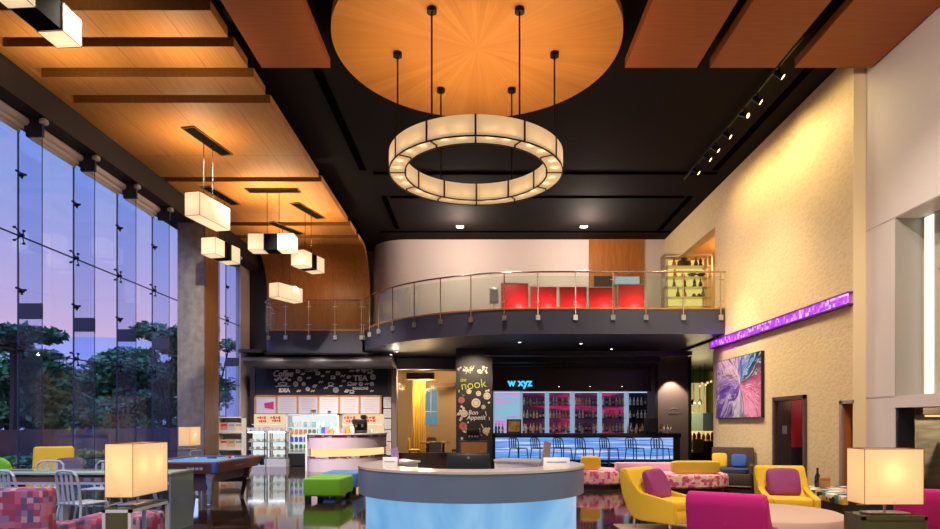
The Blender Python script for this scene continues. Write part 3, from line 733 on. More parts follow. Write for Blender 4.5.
# red partitions
redp = [(500.8, 528.5, 283), (529.8, 557.2, 286.4), (558.6, 587, 286.4), (588.4, 615, 287), (617.5, 645, 284)]
for i, (a, b, y) in enumerate(redp):
    Y = 18.3
    x0, x1, zt = px(a, Y), px(b, Y), pz(y, Y)
    t = thing('partition_panel', 'glowing red partition panel behind the balcony glass, %s from the left' % ORD[i], 'partition', ((x0 + x1) / 2, Y, 4.62), 0, 'red partition panels')
    w = (x1 - x0) / 2; h = zt - 4.62
    MB().box(-w + .02, w - .02, -.01, .04, .06, h - .02, .004).build('panel', 'red', t)
    MB().box(-w, -w + .02, -.02, .05, 0, h).box(w - .02, w, -.02, .05, 0, h).box(-w, w, -.02, .05, h - .02, h).box(-w, w, -.06, .05, 0, .06).build('frame', 'steel', t)
    MB().cyl((w - .25, -.12, 0), (w - .25, -.12, .05), .05, n=12).build('uplight', 'brass', t)
    light('POINT', ((x0 + x1) / 2 + w - .25, Y - .16, 4.86), 16, (255, 170, 140), .05)
t = thing('stand', 'small grey notice stand left of the red partition panels', 'stand', (px(494, 18.6), 18.6, 4.62))
MB().box(-.13, .13, -.02, .02, .45, .92, .01).build('notice_board', 'steel', t); MB().box(-.1, .1, -.024, -.02, .5, .86).build('notice', 'greytext', t)
MB().cyl((0, 0, 0), (0, 0, .45), .015).lathe([(.14, 0), (.14, .02), (.02, .03)]).build('stem', 'steel', t)
t = thing('wall_screen', 'pale landscape screen on the wood panel above the rightmost red partition', 'screen', (px(627.5, 22.4), 22.47, pz(280, 22.4)))
MB().box(-.46, .46, 0, .07, -.16, .17, .01).build('casing', 'steel', t); MB().box(-.43, .43, -.006, 0, -.13, .14).build('display', emis('pale screen', (190, 205, 215), .7), t)
# vitrine
vx0, vx1, vy0, vy1, vz = 6.04, 7.6, 20.4, 20.85, 2.42
t = thing('display_cabinet', 'tall lit glass vitrine full of curios at the right end of the balcony', 'display cabinet', (vx0, vy0, 4.62))
W = vx1 - vx0; D = vy1 - vy0
m = MB()
for x in (0, W - .17, W - .03):
    for y in (0, D - .03): m.box(x, x + .03, y, y + .03, 0, vz)
for z in (0, vz - .05):
    m.box(0, W, 0, .03, z, z + .05).box(0, W, D - .03, D, z, z + .05).box(0, .03, 0, D, z, z + .05).box(W - .03, W, 0, D, z, z + .05)
m.build('frame', 'steel', t)
MB().box(.24, W - .18, D - .02, D - .01, .05, vz - .1).build('back_panel', 'cabinet_glow', t)
MB().box(.0, W, .0, D, .0, .02).build('base', 'steel', t)
MB().box(.01, W - .01, .004, .01, .05, vz - .05).box(.004, .01, .01, D, .05, vz - .05).build('glass_front', 'case_glass', t)
sh = [pz(y, 20.5) - 4.62 for y in (306.5, 297, 287, 277, 266)]
for z in sh: MB().box(.03, W - .03, .03, D - .03, z - .012, z).build('shelf', 'steel', t)
M['curio_dark'] = mat('dark curio', (46, 44, 40), .5); M['curio_red'] = mat('red curio', (205, 70, 50), .5); M['curio_grey'] = mat('pewter curio', (120, 124, 126), .4, .5)
def vase(m, r, h, n=12): return m.lathe([(r * .6, 0), (r, h * .25), (r * .8, h * .5), (r * .3, h * .75), (r * .4, h)], n=n)
cur = []
for si, items in enumerate([[], [(678, 'v', 'grey'), (684.5, 'v', 'red'), (694, 'b', 'dark'), (699, 'b', 'dark'), (703, 'v', 'grey')], [(674, 'v', 'grey'), (684.5, 'f', 'dark'), (694.5, 'f', 'dark'), (700.5, 'v', 'dark')], [(675, 'f', 'red'), (683, 'b', 'red'), (692, 'd', 'grey'), (701, 'd', 'dark')], [(674, 'v', 'red'), (684, 'm', 'dark'), (696, 'v', 'dark'), (700.5, 'f', 'dark')]]):
    for k, (xx, kd, cc) in enumerate(items):
        m = MB()
        if kd == 'v': vase(m, .07, .3)
        elif kd == 'f': m.lathe([(.09, 0), (.07, .05), (.04, .14), (.06, .18), (.03, .26), (.005, .3)], n=10)
        elif kd == 'b': m.box(-.07, .07, -.05, .05, 0, .07, .01).lathe([(.05, .06), (.06, .1), (.02, .14)], n=10)
        elif kd == 'd': m.lathe([(.05, 0), (.05, .03), (.16, .12), (.15, .13), (.02, .06)], n=16)
        else: m.box(-.2, .2, -.1, .1, .04, .2, .03).box(-.08, .1, -.08, .08, .18, .3, .03).cyl((-.12, -.12, .07), (-.12, .12, .07), .07).cyl((.13, -.12, .07), (.13, .12, .07), .07)
        nm = {'v': 'vase', 'f': 'figurine', 'b': 'trinket_box', 'd': 'dish', 'm': 'model_car'}[kd]
        o = m.build(nm, 'curio_' + cc, loc=(px(xx, 20.62), 20.62, 4.62 + sh[si]))
        colr = {'grey': 'pewter grey', 'red': 'red', 'dark': 'dark'}[cc]
        tag(o, '%s %s, %s from the left on the vitrine shelf %s' % (colr, nm.replace('_', ' '), ORD[k], ['', 'second from the bottom', 'at mid height', 'just below the top one', 'at the top'][si]), nm.replace('_', ' '), 'curios in the vitrine')
# ================================================================ RIGHT WALL
t = thing('light_box', 'long purple glowing light strip running along the gold wall', 'light strip', (6.686, 11.2, 3.63))
MB().box(-.09, -.08, 0, 6.7, .03, .21).build('light_panel', 'purple_led', t)
MB().box(-.1, 0, 0, 6.7, 0, .03).box(-.1, 0, 0, 6.7, .21, .24).box(-.1, 0, 6.67, 6.7, .03, .21).build('housing', 'purple_trim', t)
t = thing('canvas_print', 'square abstract purple, blue and pink print on the gold wall', 'picture', (6.69, 16.08, 2.435))
MB().box(-.085, -.08, -1.38, 1.38, -.77, .77).build('print', 'art', t)
MB().box(-.08, -.005, -1.4, 1.4, -.785, .785).build('frame', 'black', t)
# ================================================================ CAFE
YC = 22.98
t = thing('chalkboard', 'long black chalkboard with white coffee and tea lettering above the cafe menus', 'chalkboard', (0, YC, 0))
MB().box(px(257, YC), px(388, YC), -.02, .015, pz(394, YC), pz(366, YC)).build('board', 'board', t)
def chalktext(s, x, y, hpx, **kw):
    return text('chalk_lettering', s, hpx * YC / 627 * 1.4, 'chalk', t, (px(x, YC), -.025, pz(y, YC)), ext=.003, **kw)
chalktext('Coffee', 283, 376.5, 6.2, off=.008, shear=.25, sx=.85)
chalktext('IDEA', 284.5, 392, 3.6, off=.012)
chalktext('COFFEE', 311.5, 372, 2.8)
chalktext('TEA', 360.5, 380.5, 5.2, off=.01, sx=1.1)
chalktext('REASONS', 360.5, 389.6, 2.6, off=.006)
def sc(x, y): return (px(x, YC), -.03, pz(y, YC))
m = MB()
m.tube([sc(275 + 16 * i / 12, 379 + 1.6 * math.sin(i * 1.3)) for i in range(13)], .035, 6)
m.tube([sc(283 + 4.5 * math.cos(a), 384 + 1.4 * math.sin(a)) for a in [2 * PI * i / 12 for i in range(12)]], .02, 5, True)
m.tube([sc(276 + i * 1.2, 386.3 + .5 * math.sin(i * 2)) for i in range(13)], .015, 5)
m.build('chalk_flourish', 'chalk', t)
R2 = random.Random(3)
def doodle(x, y, r, kd):
    m = MB(); w = .017
    if kd == 0:
        m.tube([sc(x + r * math.cos(a), y + r * math.sin(a)) for a in [2 * PI * i / 12 for i in range(12)]], w, 5, True); m.tube([sc(x + r * .5 * math.cos(a), y + r * .5 * math.sin(a)) for a in [2 * PI * i / 10 for i in range(10)]], w, 5, True)
    elif kd == 1:
        m.tube([sc(x - r, y - r * .5), sc(x - r * .7, y + r * .6), sc(x + r * .5, y + r * .6), sc(x + r * .8, y - r * .5), sc(x - r, y - r * .5)], w, 5); m.tube([sc(x + r * .8, y - r * .3), sc(x + r * 1.4, y), sc(x + r * .6, y + r * .4)], w, 5); m.tube([sc(x - r * 1.2, y + r * .9), sc(x + r * 1.2, y + r * .9)], w, 5)
    elif kd == 2:
        m.tube([sc(x - r, y + r * .4), sc(x - r * .2, y - r * .6), sc(x + r, y - r * .4), sc(x + r * .2, y + r * .6), sc(x - r, y + r * .4)], w, 5); m.tube([sc(x - r, y + r * .4), sc(x + r, y - r * .4)], w, 5)
    else:
        m.tube([sc(x + (i - 4) * r / 4, y + r * .5 * math.sin(i * 1.6)) for i in range(9)], w, 5)
    m.build('chalk_drawing', 'chalk', t)
for (x, y) in ((298, 371), (303, 374), (300, 379), (309, 378), (318, 373), (323, 376), (328, 372), (333, 377), (338, 373), (343, 376), (296, 384), (304, 384), (308, 389), (315, 386), (299, 391), (321, 382), (326, 388), (331, 384), (336, 390), (341, 386), (344, 381), (347, 391), (313, 391), (352, 371), (358, 370.5), (364, 370), (370, 371), (349, 377), (373, 377), (350, 383.5), (355, 384), (361, 384), (367, 384), (372, 384), (352, 391.5), (372, 391)):
    doodle(x, y, R2.uniform(1.6, 2.5), R2.randrange(4))
# menu boards
YM = 22.8
zt, zb2 = pz(395, YM), pz(413.5, YM)
t = thing('menu_board', 'row of six white menu panels in a long orange wood frame', 'menu board', (0, YM, 0))
divs = [255, 276.5, 297.5, 318.2, 339, 359.5, 380.5]
m = MB(); m.box(px(254, YM), px(381.5, YM), 0, .16, zt - .06, zt)
for d_ in divs: m.box(px(d_, YM) - .035, px(d_, YM) + .035, 0, .16, zb2, zt)
m.build('frame', 'frame_wood', t)
for a, b in zip(divs[:-1], divs[1:]):
    x0, x1 = px(a, YM) + .035, px(b, YM) - .035
    p = MB().box(x0, x1, .03, .1, zb2, zt - .06).build('menu_panel', 'paper', t)
    if a == 255:
        MB().prism([(px(264, YM), pz(403, YM)), (px(273.5, YM), pz(401.5, YM)), (px(273.5, YM), pz(409.5, YM)), (px(264.5, YM), pz(408, YM))], .02, .03, 'y').build('magenta_flag', 'pinksign', p)
    else:
        m = MB()
        for r_ in range(7):
            zz = zt - .16 - r_ * .065
            m.box(x0 + .1, x1 - .1 - (.12 if r_ % 3 == 2 else 0), .024, .03, zz - .008, zz)
        m.build('printed_lines', 'greytext', p)
m = MB()
for (a, b, y) in ((311, 316, 411), (328, 331, 412.2)): m.box(px(a, YM), px(b, YM), -.05, .0, pz(y, YM), pz(y, YM) + .04)
m.build('clip', 'black', t)
# back lit shelf panels either side of the chiller
for (a, b, lb) in ((254, 287, 'warm backlit shelf panel with red print left of the white chiller'), (339.5, 384, 'warm backlit shelf panel with red print behind the coffee machine')):
    t = thing('backlit_panel', lb, 'shelf panel', (0, 22.9, 0))
    x0, x1 = px(a, 22.9), px(b, 22.9)
    MB().box(x0, x1, 0, .09, .9, pz(414, 22.9)).build('panel', 'warm_back', t)
    MB().box(x0, x1, -.2, 0, pz(425, 22.8), pz(425, 22.8) + .03).build('shelf', 'white', t)
    MB().box(x0, x1, -.28, .09, .0, .9).build('base_cupboard', 'white', t)
    m = MB(); R3 = random.Random(int(a))
    for (fa, fy, fw) in ((.1, 417.5, .3), (.5, 417.5, .35), (.15, 421, .25), (.55, 420.5, .3), (.3, 428, .2)):
        xa = x0 + fa * (x1 - x0)
        for q in range(4): m.box(xa + q * fw * .25 * (x1 - x0) * .9, xa + (q * .25 + .19) * fw * (x1 - x0) * .9, -.012, 0, pz(fy + 1, 22.9) - (.02 if q % 2 else 0), pz(fy - .6, 22.9) + (.02 if q % 2 else 0))
    m.build('red_print', 'redtext', t)
# chiller
x0, x1 = px(287, 22.4), px(339.5, 22.4); zc = pz(414, 22.4)
t = thing('open_chiller', 'tall white open chiller cabinet lit from inside, with bright packets on its shelves', 'chiller', (x0, 22.3, 0))
W = x1 - x0
MB().box(0, .05, 0, .65, 0, zc).box(W - .05, W, 0, .65, 0, zc).box(0, W, 0, .65, zc - .05, zc).box(.05, W - .05, .1, .65, .45, .5).build('carcass', 'white', t)
MB().box(.05, W - .05, .6, .65, .5, zc - .05).build('back_panel', 'chiller_back', t)
MB().box(.02, W - .02, .03, .6, .02, .45).build('plinth', 'dark_wall', t)
shz = [.5, pz(449.5, 22.4), pz(442, 22.4), pz(434.5, 22.4), pz(427, 22.4)]
for z in shz[1:]: MB().box(.05, W - .05, .12, .6, z - .025, z).build('shelf', 'white', t)
pk = {'green': (50, 150, 60), 'blue': (70, 90, 200), 'orange': (225, 160, 40), 'olive': (130, 130, 60), 'white': (230, 236, 236), 'pink': (210, 150, 190), 'aqua': (150, 205, 205)}
for c_, v in pk.items(): M['pk_' + c_] = mat('packet ' + c_, v, .5)
rows = [('bottom', shz[0], ['white'] * 11), ('second', shz[1], ['green'] * 5 + ['green'] * 6), ('middle', shz[2], ['blue'] * 4 + ['pink'] * 4 + ['white'] * 3), ('fourth', shz[3], ['orange'] * 4 + ['olive'] * 4 + ['pink'] * 3), ('top', shz[4], ['aqua', 'white', 'white', 'aqua', 'white', 'aqua', 'white', 'white', 'aqua', 'white', 'aqua'])]
proto_pk = MB().box(-.055, .055, -.04, .04, 0, .15, .012).box(-.05, .05, -.012, .012, .145, .18, .004)
proto_pk = proto_pk.build('food_packet', 'pk_white'); first = True
for nm, z, cols in rows:
    for i, c_ in enumerate(cols):
        xx = x0 + .14 + i * (W - .28) / 10
        if first: o = proto_pk; first = False
        else: o = proto_pk.copy(); C.objects.link(o); o.data = proto_pk.data.copy()
        o.data.materials[0] = M['pk_' + c_]; o.location = (xx, 22.52, z)
        tag(o, '%s food packet, %s from the left on the %s chiller shelf' % (c_, ORD[i], nm), 'packet', 'packets in the chiller')
# pastry cases
def pastry(x0, x1, label):
    Y0, Y1 = 21.95, 22.55; zt = pz(431, 22)
    t = thing('pastry_case', label, 'pastry case', (x0, Y0, 0)); W = x1 - x0
    MB().box(0, W, 0, .6, 0, .28).box(0, W, 0, .6, zt - .03, zt).build('carcass', 'white', t)
    MB().box(0, .03, 0, .03, .28, zt).box(W - .03, W, 0, .03, .28, zt).box(0, .03, .57, .6, .28, zt).box(W - .03, W, .57, .6, .28, zt).build('frame', 'black', t)
    MB().box(.03, W - .03, .57, .59, .28, zt - .03).build('back_panel', 'chiller_back', t)  # back panel made to glow so the case reads white
    MB().box(.03, W - .03, .004, .012, .28, zt - .03).build('glass_front', 'case_glass', t)
    MB().box(.05, W - .05, .03, .07, zt - .06, zt - .035).build('light_strip', emis('case fill light', (240, 248, 255), 7), t)  # added strip to brighten the case inside
    for z in (.3, .58, .86):
        s_ = MB().box(.03, W - .03, .08, .55, z, z + .02).build('shelf', 'white', t)
    return Y0, zt
y0_, ztp = pastry(px(246.5, 22), px(265.5, 22), 'glass fronted pastry case, the left of two under the warm shelf')
pastry(px(267, 22), px(286.5, 22), 'glass fronted pastry case, the right of two beside the white chiller')
M['pastry'] = mat('golden pastry', (226, 196, 150), .6)
pp = MB().lathe([(.07, 0), (.11, .012), (.11, .02), (.02, .015)], n=14).build('cake_plate', 'white'); f1 = True
cc_ = MB().soft((0, 0, .05), (.16, .12, .08), 2.6, nu=12, nv=8).build('pastry', 'pastry')
f2 = True
for ci, (a, b) in enumerate(((246.5, 265.5), (267, 286.5))):
    for si, z in enumerate((.32, .6, .88)):
        for k in range(3):
            x = px(a, 22) + (px(b, 22) - px(a, 22)) * (k + .5) / 3
            o = pp if f1 else pp.copy()
            if not f1: C.objects.link(o)
            f1 = False; o.location = (x, 22.2, z)
            nm = '%s of three on the %s shelf of the %s pastry case' % (['left', 'middle', 'right'][k], ['bottom', 'middle', 'top'][si], ['left', 'right'][ci])
            tag(o, 'white cake plate, ' + nm, 'plate', 'plates in the pastry cases')
            q = cc_ if f2 else cc_.copy()
            if not f2: C.objects.link(q)
            f2 = False; q.location = (x, 22.2, z + .012)
            tag(q, 'golden pastry, ' + nm, 'pastry', 'pastries in the cases')
cup = MB().lathe([(.045, 0), (.07, .05), (.08, .12), (.07, .12), (.04, .03)], n=14).build('cup', 'white')
for i in range(9):
    o = cup if i == 0 else cup.copy()
    if i: C.objects.link(o)
    o.location = (px(248 + i * 4.4, 22.1), 22.12, ztp)
    tag(o, 'white cup, %s from the left on top of the pastry cases' % ORD[i], 'cup', 'cups on the pastry cases')
# curved cafe counter
cc = [(px(308, 20.0), 20.0), (px(311, 19.72), 19.72), (px(325, 19.55), 19.55), (px(345, 19.7), 19.7), (px(362, 20.1), 20.1), (px(376, 20.7), 20.7), (px(386.5, 21.5), 21.5)]
cc = smooth_curve(cc, 6)
t = thing('cafe_counter', 'curved lilac cafe counter with a warm glowing slot along its front', 'counter', (0, 0, 0))
o0 = off(cc, .0); i0 = off(cc, .5); 
sgn = 1 if Vector(i0[10])[1] > o0[10][1] else -1
def OF(d): return off(cc, sgn * d)
MB().strip(OF(0), OF(.2), .72, 1.16).build('upper_front', 'lilac_counter', t)
MB().strip(OF(.0), OF(.2), 0, .49).build('lower_front', 'lilac_counter', t)
MB().strip(OF(.1), OF(.16), .49, .72).build('light_slot', 'led_warm', t)
MB().strip(OF(-.04), OF(.6), 1.16, 1.2).build('worktop', 'white', t)
MB().strip(OF(-.006), OF(.02), 1.07, 1.14).build('printed_band', 'fruit_band', t)
MB().strip(OF(-.006), OF(.02), .41, .48).build('printed_band', 'fruit_band', t)
MB().box(cc[0][0] - .06, cc[0][0], cc[0][1] - .1, cc[0][1] + .7, 0, 1.2).build('end_panel', 'white', t)
def oncounter(x, d=.3):
    best = min(range(len(cc)), key=lambda i: abs(pxl(cc[i]) - x)); p = OF(d)[best]; return (p[0], p[1], 1.2)
t = thing('coffee_machine', 'black coffee machine on the right of the lilac cafe counter', 'coffee machine', oncounter(367, .32))
MB().box(-.22, .22, -.2, .2, .0, .09, .02).box(-.22, .22, .02, .2, .08, .34, .02).box(-.22, .22, -.18, .2, .3, .46, .03).build('body', 'black', t)
MB().cyl((.1, -.1, .3), (.1, -.1, .2), .035).cyl((-.1, -.1, .3), (-.1, -.1, .2), .035).build('group_head', 'steel', t)
MB().lathe([(.06, .46), (.1, .5), (.1, .58), (.04, .6)], (.12, .02, 0), 12).build('bean_hopper', 'black', t)
for i, (x, col, h) in enumerate(((315, 'aqua', .22), (319, 'blue', .2), (326, 'pink', .2), (331, 'orange', .14), (338, 'white', .22), (344, 'pink', .16), (350, 'orange', .2), (356, 'white', .24), (379, 'white', .16))):
    m = MB().lathe([(.06, 0), (.075, .02), (.075, h * .75), (.05, h * .85), (.055, h)], n=12)
    o = m.build('jar', 'pk_' + col, loc=oncounter(x, .25))
    tag(o, 'small %s jar on the lilac cafe counter, %s from the left' % (col, ORD[i]), 'jar', 'jars on the cafe counter')
for i, (y0, y1) in enumerate(((397, 408), (409, 418), (419, 429), (430, 441), (442, 455))):
    t = MB().box(px(383.4, 22.95), px(391, 22.95), 0, .04, pz(y1, 22.95), pz(y0, 22.95)).build('poster', 'paper', loc=(0, 22.95, 0))
    tag(t, 'white notice sheet right of the menu boards, %s from the top of its column' % ORD[i], 'notice', 'notices beside the menu boards')
    m = MB()
    for r_ in range(4): m.box(px(384.5, 22.95), px(390, 22.95), -.005, 0, pz(y0 + 2 + r_ * 2, 22.95) - .015, pz(y0 + 2 + r_ * 2, 22.95))
    m.build('printed_lines', 'redtext' if i == 4 else 'greytext', t)
# magazine rack by the window
t = thing('magazine_rack', 'white shelf rack of magazines standing between the column and the cafe', 'rack', (-8.08, 19.4, 0))
MB().box(0, .03, 0, .35, 0, 1.72).box(.73, .76, 0, .35, 0, 1.72).box(0, .76, .32, .35, 0, 1.72).box(0, .76, 0, .35, 1.69, 1.72).build('frame', 'white', t)
rz_ = (.15, .67, 1.19)
for z in rz_: MB().box(.03, .73, 0, .32, z, z + .02).box(.03, .73, 0, .015, z, z + .12).build('shelf', 'white', t)
magc = [(226, 206, 190), (216, 186, 170), (160, 176, 200), (236, 214, 180), (226, 190, 150), (230, 222, 214), (214, 150, 140), (190, 204, 216), (236, 206, 170)]
mg = None
for si, z in enumerate(rz_):
    for k in range(3):
        i = si * 3 + k
        m = MB().box(-.105, .105, -.012, .012, 0, .33).build('magazine', mat('magazine cover %d' % i, magc[i], .4), loc=(-8.08 + .15 + k * .23, 19.4 + .1, z + .021))
        MB().box(-.09, .09, -.014, -.0125, .22, .29).build('cover_title', 'redtext' if i % 3 == 0 else 'greytext', m)
        tag(m, 'magazine, %s on the %s shelf of the white rack' % (['left', 'middle', 'right'][k], ['bottom', 'middle', 'top'][si]), 'magazine', 'magazines in the white rack')
# ================================================================ DINING NICHE
t = thing('curtain', 'tall yellow curtain hanging in the dining niche', 'curtain', (px(419, 26), 26, 0))
m = MB(); cv = [(-.27 + .54 * i / 40, .05 * math.sin(i * 1.1)) for i in range(41)]
m.strip(cv, [(a, b + .012) for a, b in cv], .05, 3.5); m.build('drape', 'curtain', t)
MB().cyl((-.35, 0, 3.53), (.35, 0, 3.53), .025).build('rod', 'black_metal', t)
w = struct('window_31', MB().box(px(425, 28.45), px(437, 28.45), 28.42, 28.49, pz(425, 28.45), pz(388, 28.45)), 'window_blue')
struct('frame', MB().box(px(430.5, 28.4), px(431.3, 28.4), 28.39, 28.42, pz(425, 28.45), pz(388, 28.45)).box(px(424.5, 28.4), px(437, 28.4), 28.39, 28.42, pz(412, 28.45), pz(411, 28.45)), 'white', w)
struct('beam_dining', MB().box(px(407, 25), px(434, 25), 24.9, 25.3, pz(379.5, 25), pz(373, 25)).box(px(434, 26.5), px(455, 26.5), 26.4, 26.6, pz(387, 26.5), pz(383, 26.5)), mat('rustic beam', (92, 68, 48), .7))
struct('trim_14', MB().box(px(393, 24), px(460, 24), 23.6, 23.9, 0, .42), 'dark_wood')
o = thing('side_door', 'dark narrow picture frame on the cream wall at the left of the dining niche', 'picture', (px(396.3, 26), 26.0, 0))
MB().box(-.05, .06, -.03, .03, pz(415, 26), pz(389, 26)).build('frame', 'dark_wood', o)
MB().box(-.03, .04, -.034, -.03, pz(413, 26), pz(391, 26)).build('picture', 'cream_wall', o)
o.name = 'picture_frame'
t = thing('dining_table', 'dining table laid with dishes in the niche beneath the yellow curtain', 'table', (px(436, 25.4), 25.4, 0))
MB().box(-.62, .62, -.4, .4, .72, .76, .01).build('tabletop', 'frame_wood', t)
for sx_ in (-.3, .3): MB().cyl((sx_, 0, 0), (sx_, 0, .72), .05).box(sx_ - .2, sx_ + .2, -.25, .25, 0, .03).build('pedestal', 'dark_wood', t)
MB().box(-.24, .24, -.41, -.402, .36, .765).box(-.24, .24, -.41, .41, .76, .765).build('table_runner', mat('grey runner', (120, 116, 116), .9), t)
for i in range(6):
    o = MB().lathe([(.06, 0), (.13, .03), (.14, .04), (.02, .02)], n=14).build('dish', 'yellow2' if i % 2 else 'white', loc=(px(436, 25.4) - .5 + i * .2, 25.25 + .15 * (i % 2), .766))
    tag(o, '%s dish, %s from the left on the niche dining table' % ('mustard' if i % 2 else 'white', ORD[i]), 'dish', 'dishes on the niche dining table')
def side_chair(loc, rz, m, label):
    t = thing('side_chair', label, 'chair', loc, rz, 'niche dining chairs')
    MB().soft((0, 0, .45), (.46, .46, .1), 5).build('seat', m, t)
    MB().soft((0, .21, .7), (.44, .07, .48), 5).build('backrest', m, t)
    for a in (-.18, .18):
        for b in (-.18, .18): MB().cyl((a, b, 0), (a, b, .42), .018, n=8).build('leg', 'dark_wood', t)
side_chair((px(414, 25.2), 25.2, 0), PI / 2, 'yellow2', 'mustard side chair at the left end of the niche dining table')
side_chair((px(431, 26.3), 26.3, 0), 0, 'wicker', 'dark side chair behind the niche dining table')
side_chair((px(458, 25.0), 25.0, 0), -PI / 2 - .2, 'wicker', 'dark side chair at the right end of the niche dining table')
for i, (x, y, Y) in enumerate(((396, 384.5, 24.5), (403, 389, 24.5), (426, 389.5, 25.5), (433, 387.5, 26.5))):
    t = thing('star_light', 'small star shaped pendant light in the dining niche, %s from the left' % ORD[i], 'pendant light', (px(x, Y), Y, pz(y, Y)), 0, 'star lights in the niche')
    m = MB()
    for k in range(10):
        a, b = R2.uniform(0, 2 * PI), R2.uniform(-1, 1); d_ = Vector((math.cos(a) * math.sqrt(1 - b * b), math.sin(a) * math.sqrt(1 - b * b), b))
        m.cyl((0, 0, 0), d_ * .19, .024, .006, 6)
    m.build('rays', 'led_warm', t)
    MB().cyl((0, 0, .05), (0, 0, 3.9 - pz(y, Y)), .004, n=5).build('cord', 'black', t)
# nook pillar
YN = 20.3
struct('pillar_nook', MB().box(px(456, YN), px(492.5, YN), YN, YN + .7, 0, 3.95), mat('nook pillar', (46, 38, 42), .5))
t = thing('wall_sign', 'yellow lettered sign and white food drawings covering the dark pillar', 'sign', (0, YN, 0))
text('neon_lettering', 'nook', .4, 'sign_yellow', t, (px(474, YN), -.03, pz(388.5, YN)), rot=(PI / 2, -.12, 0), ext=.02, off=-.006, sx=1.0)
text('neon_lettering', 'the', .15, 'sign_yellow', t, (px(463.5, YN), -.03, pz(381.5, YN)), rot=(PI / 2, -.12, 0), ext=.02)
text('white_lettering', 'Bon', .2, 'chalk', t, (px(473, YN), -.012, pz(414.5, YN)), ext=.006, off=.004, shear=.2)
text('white_lettering', 'Appetit', .2, 'chalk', t, (px(476, YN), -.012, pz(419.5, YN)), ext=.006, off=.004, shear=.2)
M['plate_art'] = mat('printed cream', (228, 212, 184), .6)
M['plate_red'] = mat('printed red', (196, 96, 70), .6)
for (x, y, r, c_) in ((476, 403, 4.6, 'plate_art'), (464, 413.5, 3.8, 'plate_art'), (461.5, 400, 3.4, 'plate_red'), (463, 426, 4.1, 'plate_red'), (486, 431, 3.4, 'plate_art'), (469, 391.5, 2.5, 'plate_art'), (478.5, 393.5, 2.6, 'plate_art'), (487, 396, 3.6, 'plate_art'), (483.5, 407, 2.2, 'plate_art'), (471, 434, 2.4, 'plate_art')):
    X_, Z_ = px(x, YN), pz(y, YN); rr = r * YN / 627
    p = MB().cyl((X_, -.012, Z_), (X_, -.002, Z_), rr, n=20).build('printed_plate', c_, t)
    MB().tube([(X_ + rr * .6 * math.cos(a), -.014, Z_ + rr * .6 * math.sin(a)) for a in [2 * PI * i / 14 for i in range(14)]], .008, 5, True).build('plate_ring', 'greytext', p)
for k in range(84):
    x = R2.uniform(457.5, 491); y = R2.choice((R2.uniform(367, 373), R2.uniform(390, 440), R2.uniform(390, 440)))
    if (abs(x - 475) < 10 and 409 < y < 421) or (466 < x < 482 and 388 < y < 408): continue
    m = MB(); X_, Z_ = px(x, YN), pz(y, YN); r = R2.uniform(.025, .05)
    if k % 2: m.cyl((X_, -.01, Z_), (X_, -.002, Z_), r, n=10)
    else:
        a = R2.uniform(0, PI); m.tube([(X_ + math.cos(a) * q * r * 1.5, -.008, Z_ + math.sin(a) * q * r * 1.5 + .02 * q * q) for q in (-1, -.4, .2, 1)], .014, 6)
    m.build('printed_motif', 'plate_art', t)
t = thing('console_cabinet', 'dark console cabinet with a wood front against the lettered pillar', 'cabinet', (px(474, 19.7), 19.7, 0))
MB().box(-.45, .45, -.2, .3, 0, .98, .01).build('carcass', 'navy', t); MB().box(-.4, .4, -.22, -.2, .6, .93).build('door', 'frame_wood', t); MB().box(-.4, .4, -.22, -.2, .1, .57).build('door', 'frame_wood', t)
t = thing('coffee_grinder', 'black coffee appliance standing on the console by the lettered pillar', 'appliance', (px(473, 19.7), 19.75, .98))
MB().box(-.21, .21, -.14, .16, 0, .06, .01).box(-.21, .21, 0, .16, .05, .33, .01).box(-.21, .21, -.12, .16, .22, .36, .015).build('body', 'black', t)
m = MB()
for xx in (-.12, -.03, .06, .14): m.cyl((xx, -.1, .1), (xx, -.1, .16), .03, n=10)
m.build('cup_row', 'steel', t)
# ================================================================ BAR
YB = 20.6; bx0, bx1 = px(493.5, YB), px(680, YB)
t = thing('bar_counter', 'long bar counter with a glowing blue and white streaked front', 'bar counter', (bx0, YB, 0)); W = bx1 - bx0
MB().box(0, W, 0, .5, 0, .3).box(0, .06, 0, .5, .3, 1.12).box(W - .22, W, 0, .5, .3, 1.12).box(0, W, .1, .5, .3, 1.12).build('carcass', 'black', t)
MB().box(.06, W - .22, .03, .1, .33, 1.05).build('light_panel', 'barfront', t)
MB().box(-.03, W + .03, -.03, .56, 1.06, 1.2, .01).build('worktop', mat('bar top', (40, 44, 70), .2), t)
MB().tube([(.1, -.12, .22), (W - .1, -.12, .22)], .02, 8).build('foot_rail', 'steel', t)
zb_ = 1.2
# back bar
YK = 22.9; kx0, kx1 = px(494, YK), px(656, YK)
t = thing('back_bar', 'tall back bar with five lit white framed bays of bottles', 'back bar', (kx0, YK, 0)); W = kx1 - kx0
def L_(x): return px(x, YK) - kx0
MB().box(0, W, -.05, .35, 0, .9).build('base_cupboard', 'black', t)
ztk = pz(391, YK)
posts = [(493.5, 494.7), (519.8, 522.6), (545.6, 549.2), (571, 574.8), (598.8, 602), (625.8, 628.8), (652, 655.5)]
for a, b in posts: MB().box(L_(a), L_(b), 0, .3, .9, ztk).build('lit_post', emis('post light', (170, 205, 240), .6), t)
MB().box(0, W, 0, .3, ztk - .05, ztk).build('lit_header', 'led_white', t)
MB().box(L_(494.7), L_(519.8), .12, .2, .9, ztk - .05).build('screen', 'barscreen', t)
MB().box(L_(522.6), L_(625.8), .3, .33, .9, ztk - .05).build('pink_back_panel', 'barpink', t)
MB().box(L_(628.8), L_(652), .3, .33, .9, ztk - .05).build('dark_back_panel', 'bardark', t)
rowz = [pz(431, YK), pz(418, YK), pz(405, YK)]
bays = [(522.6, 545.6), (549.2, 571), (574.8, 598.8), (602, 625.8), (628.8, 652)]
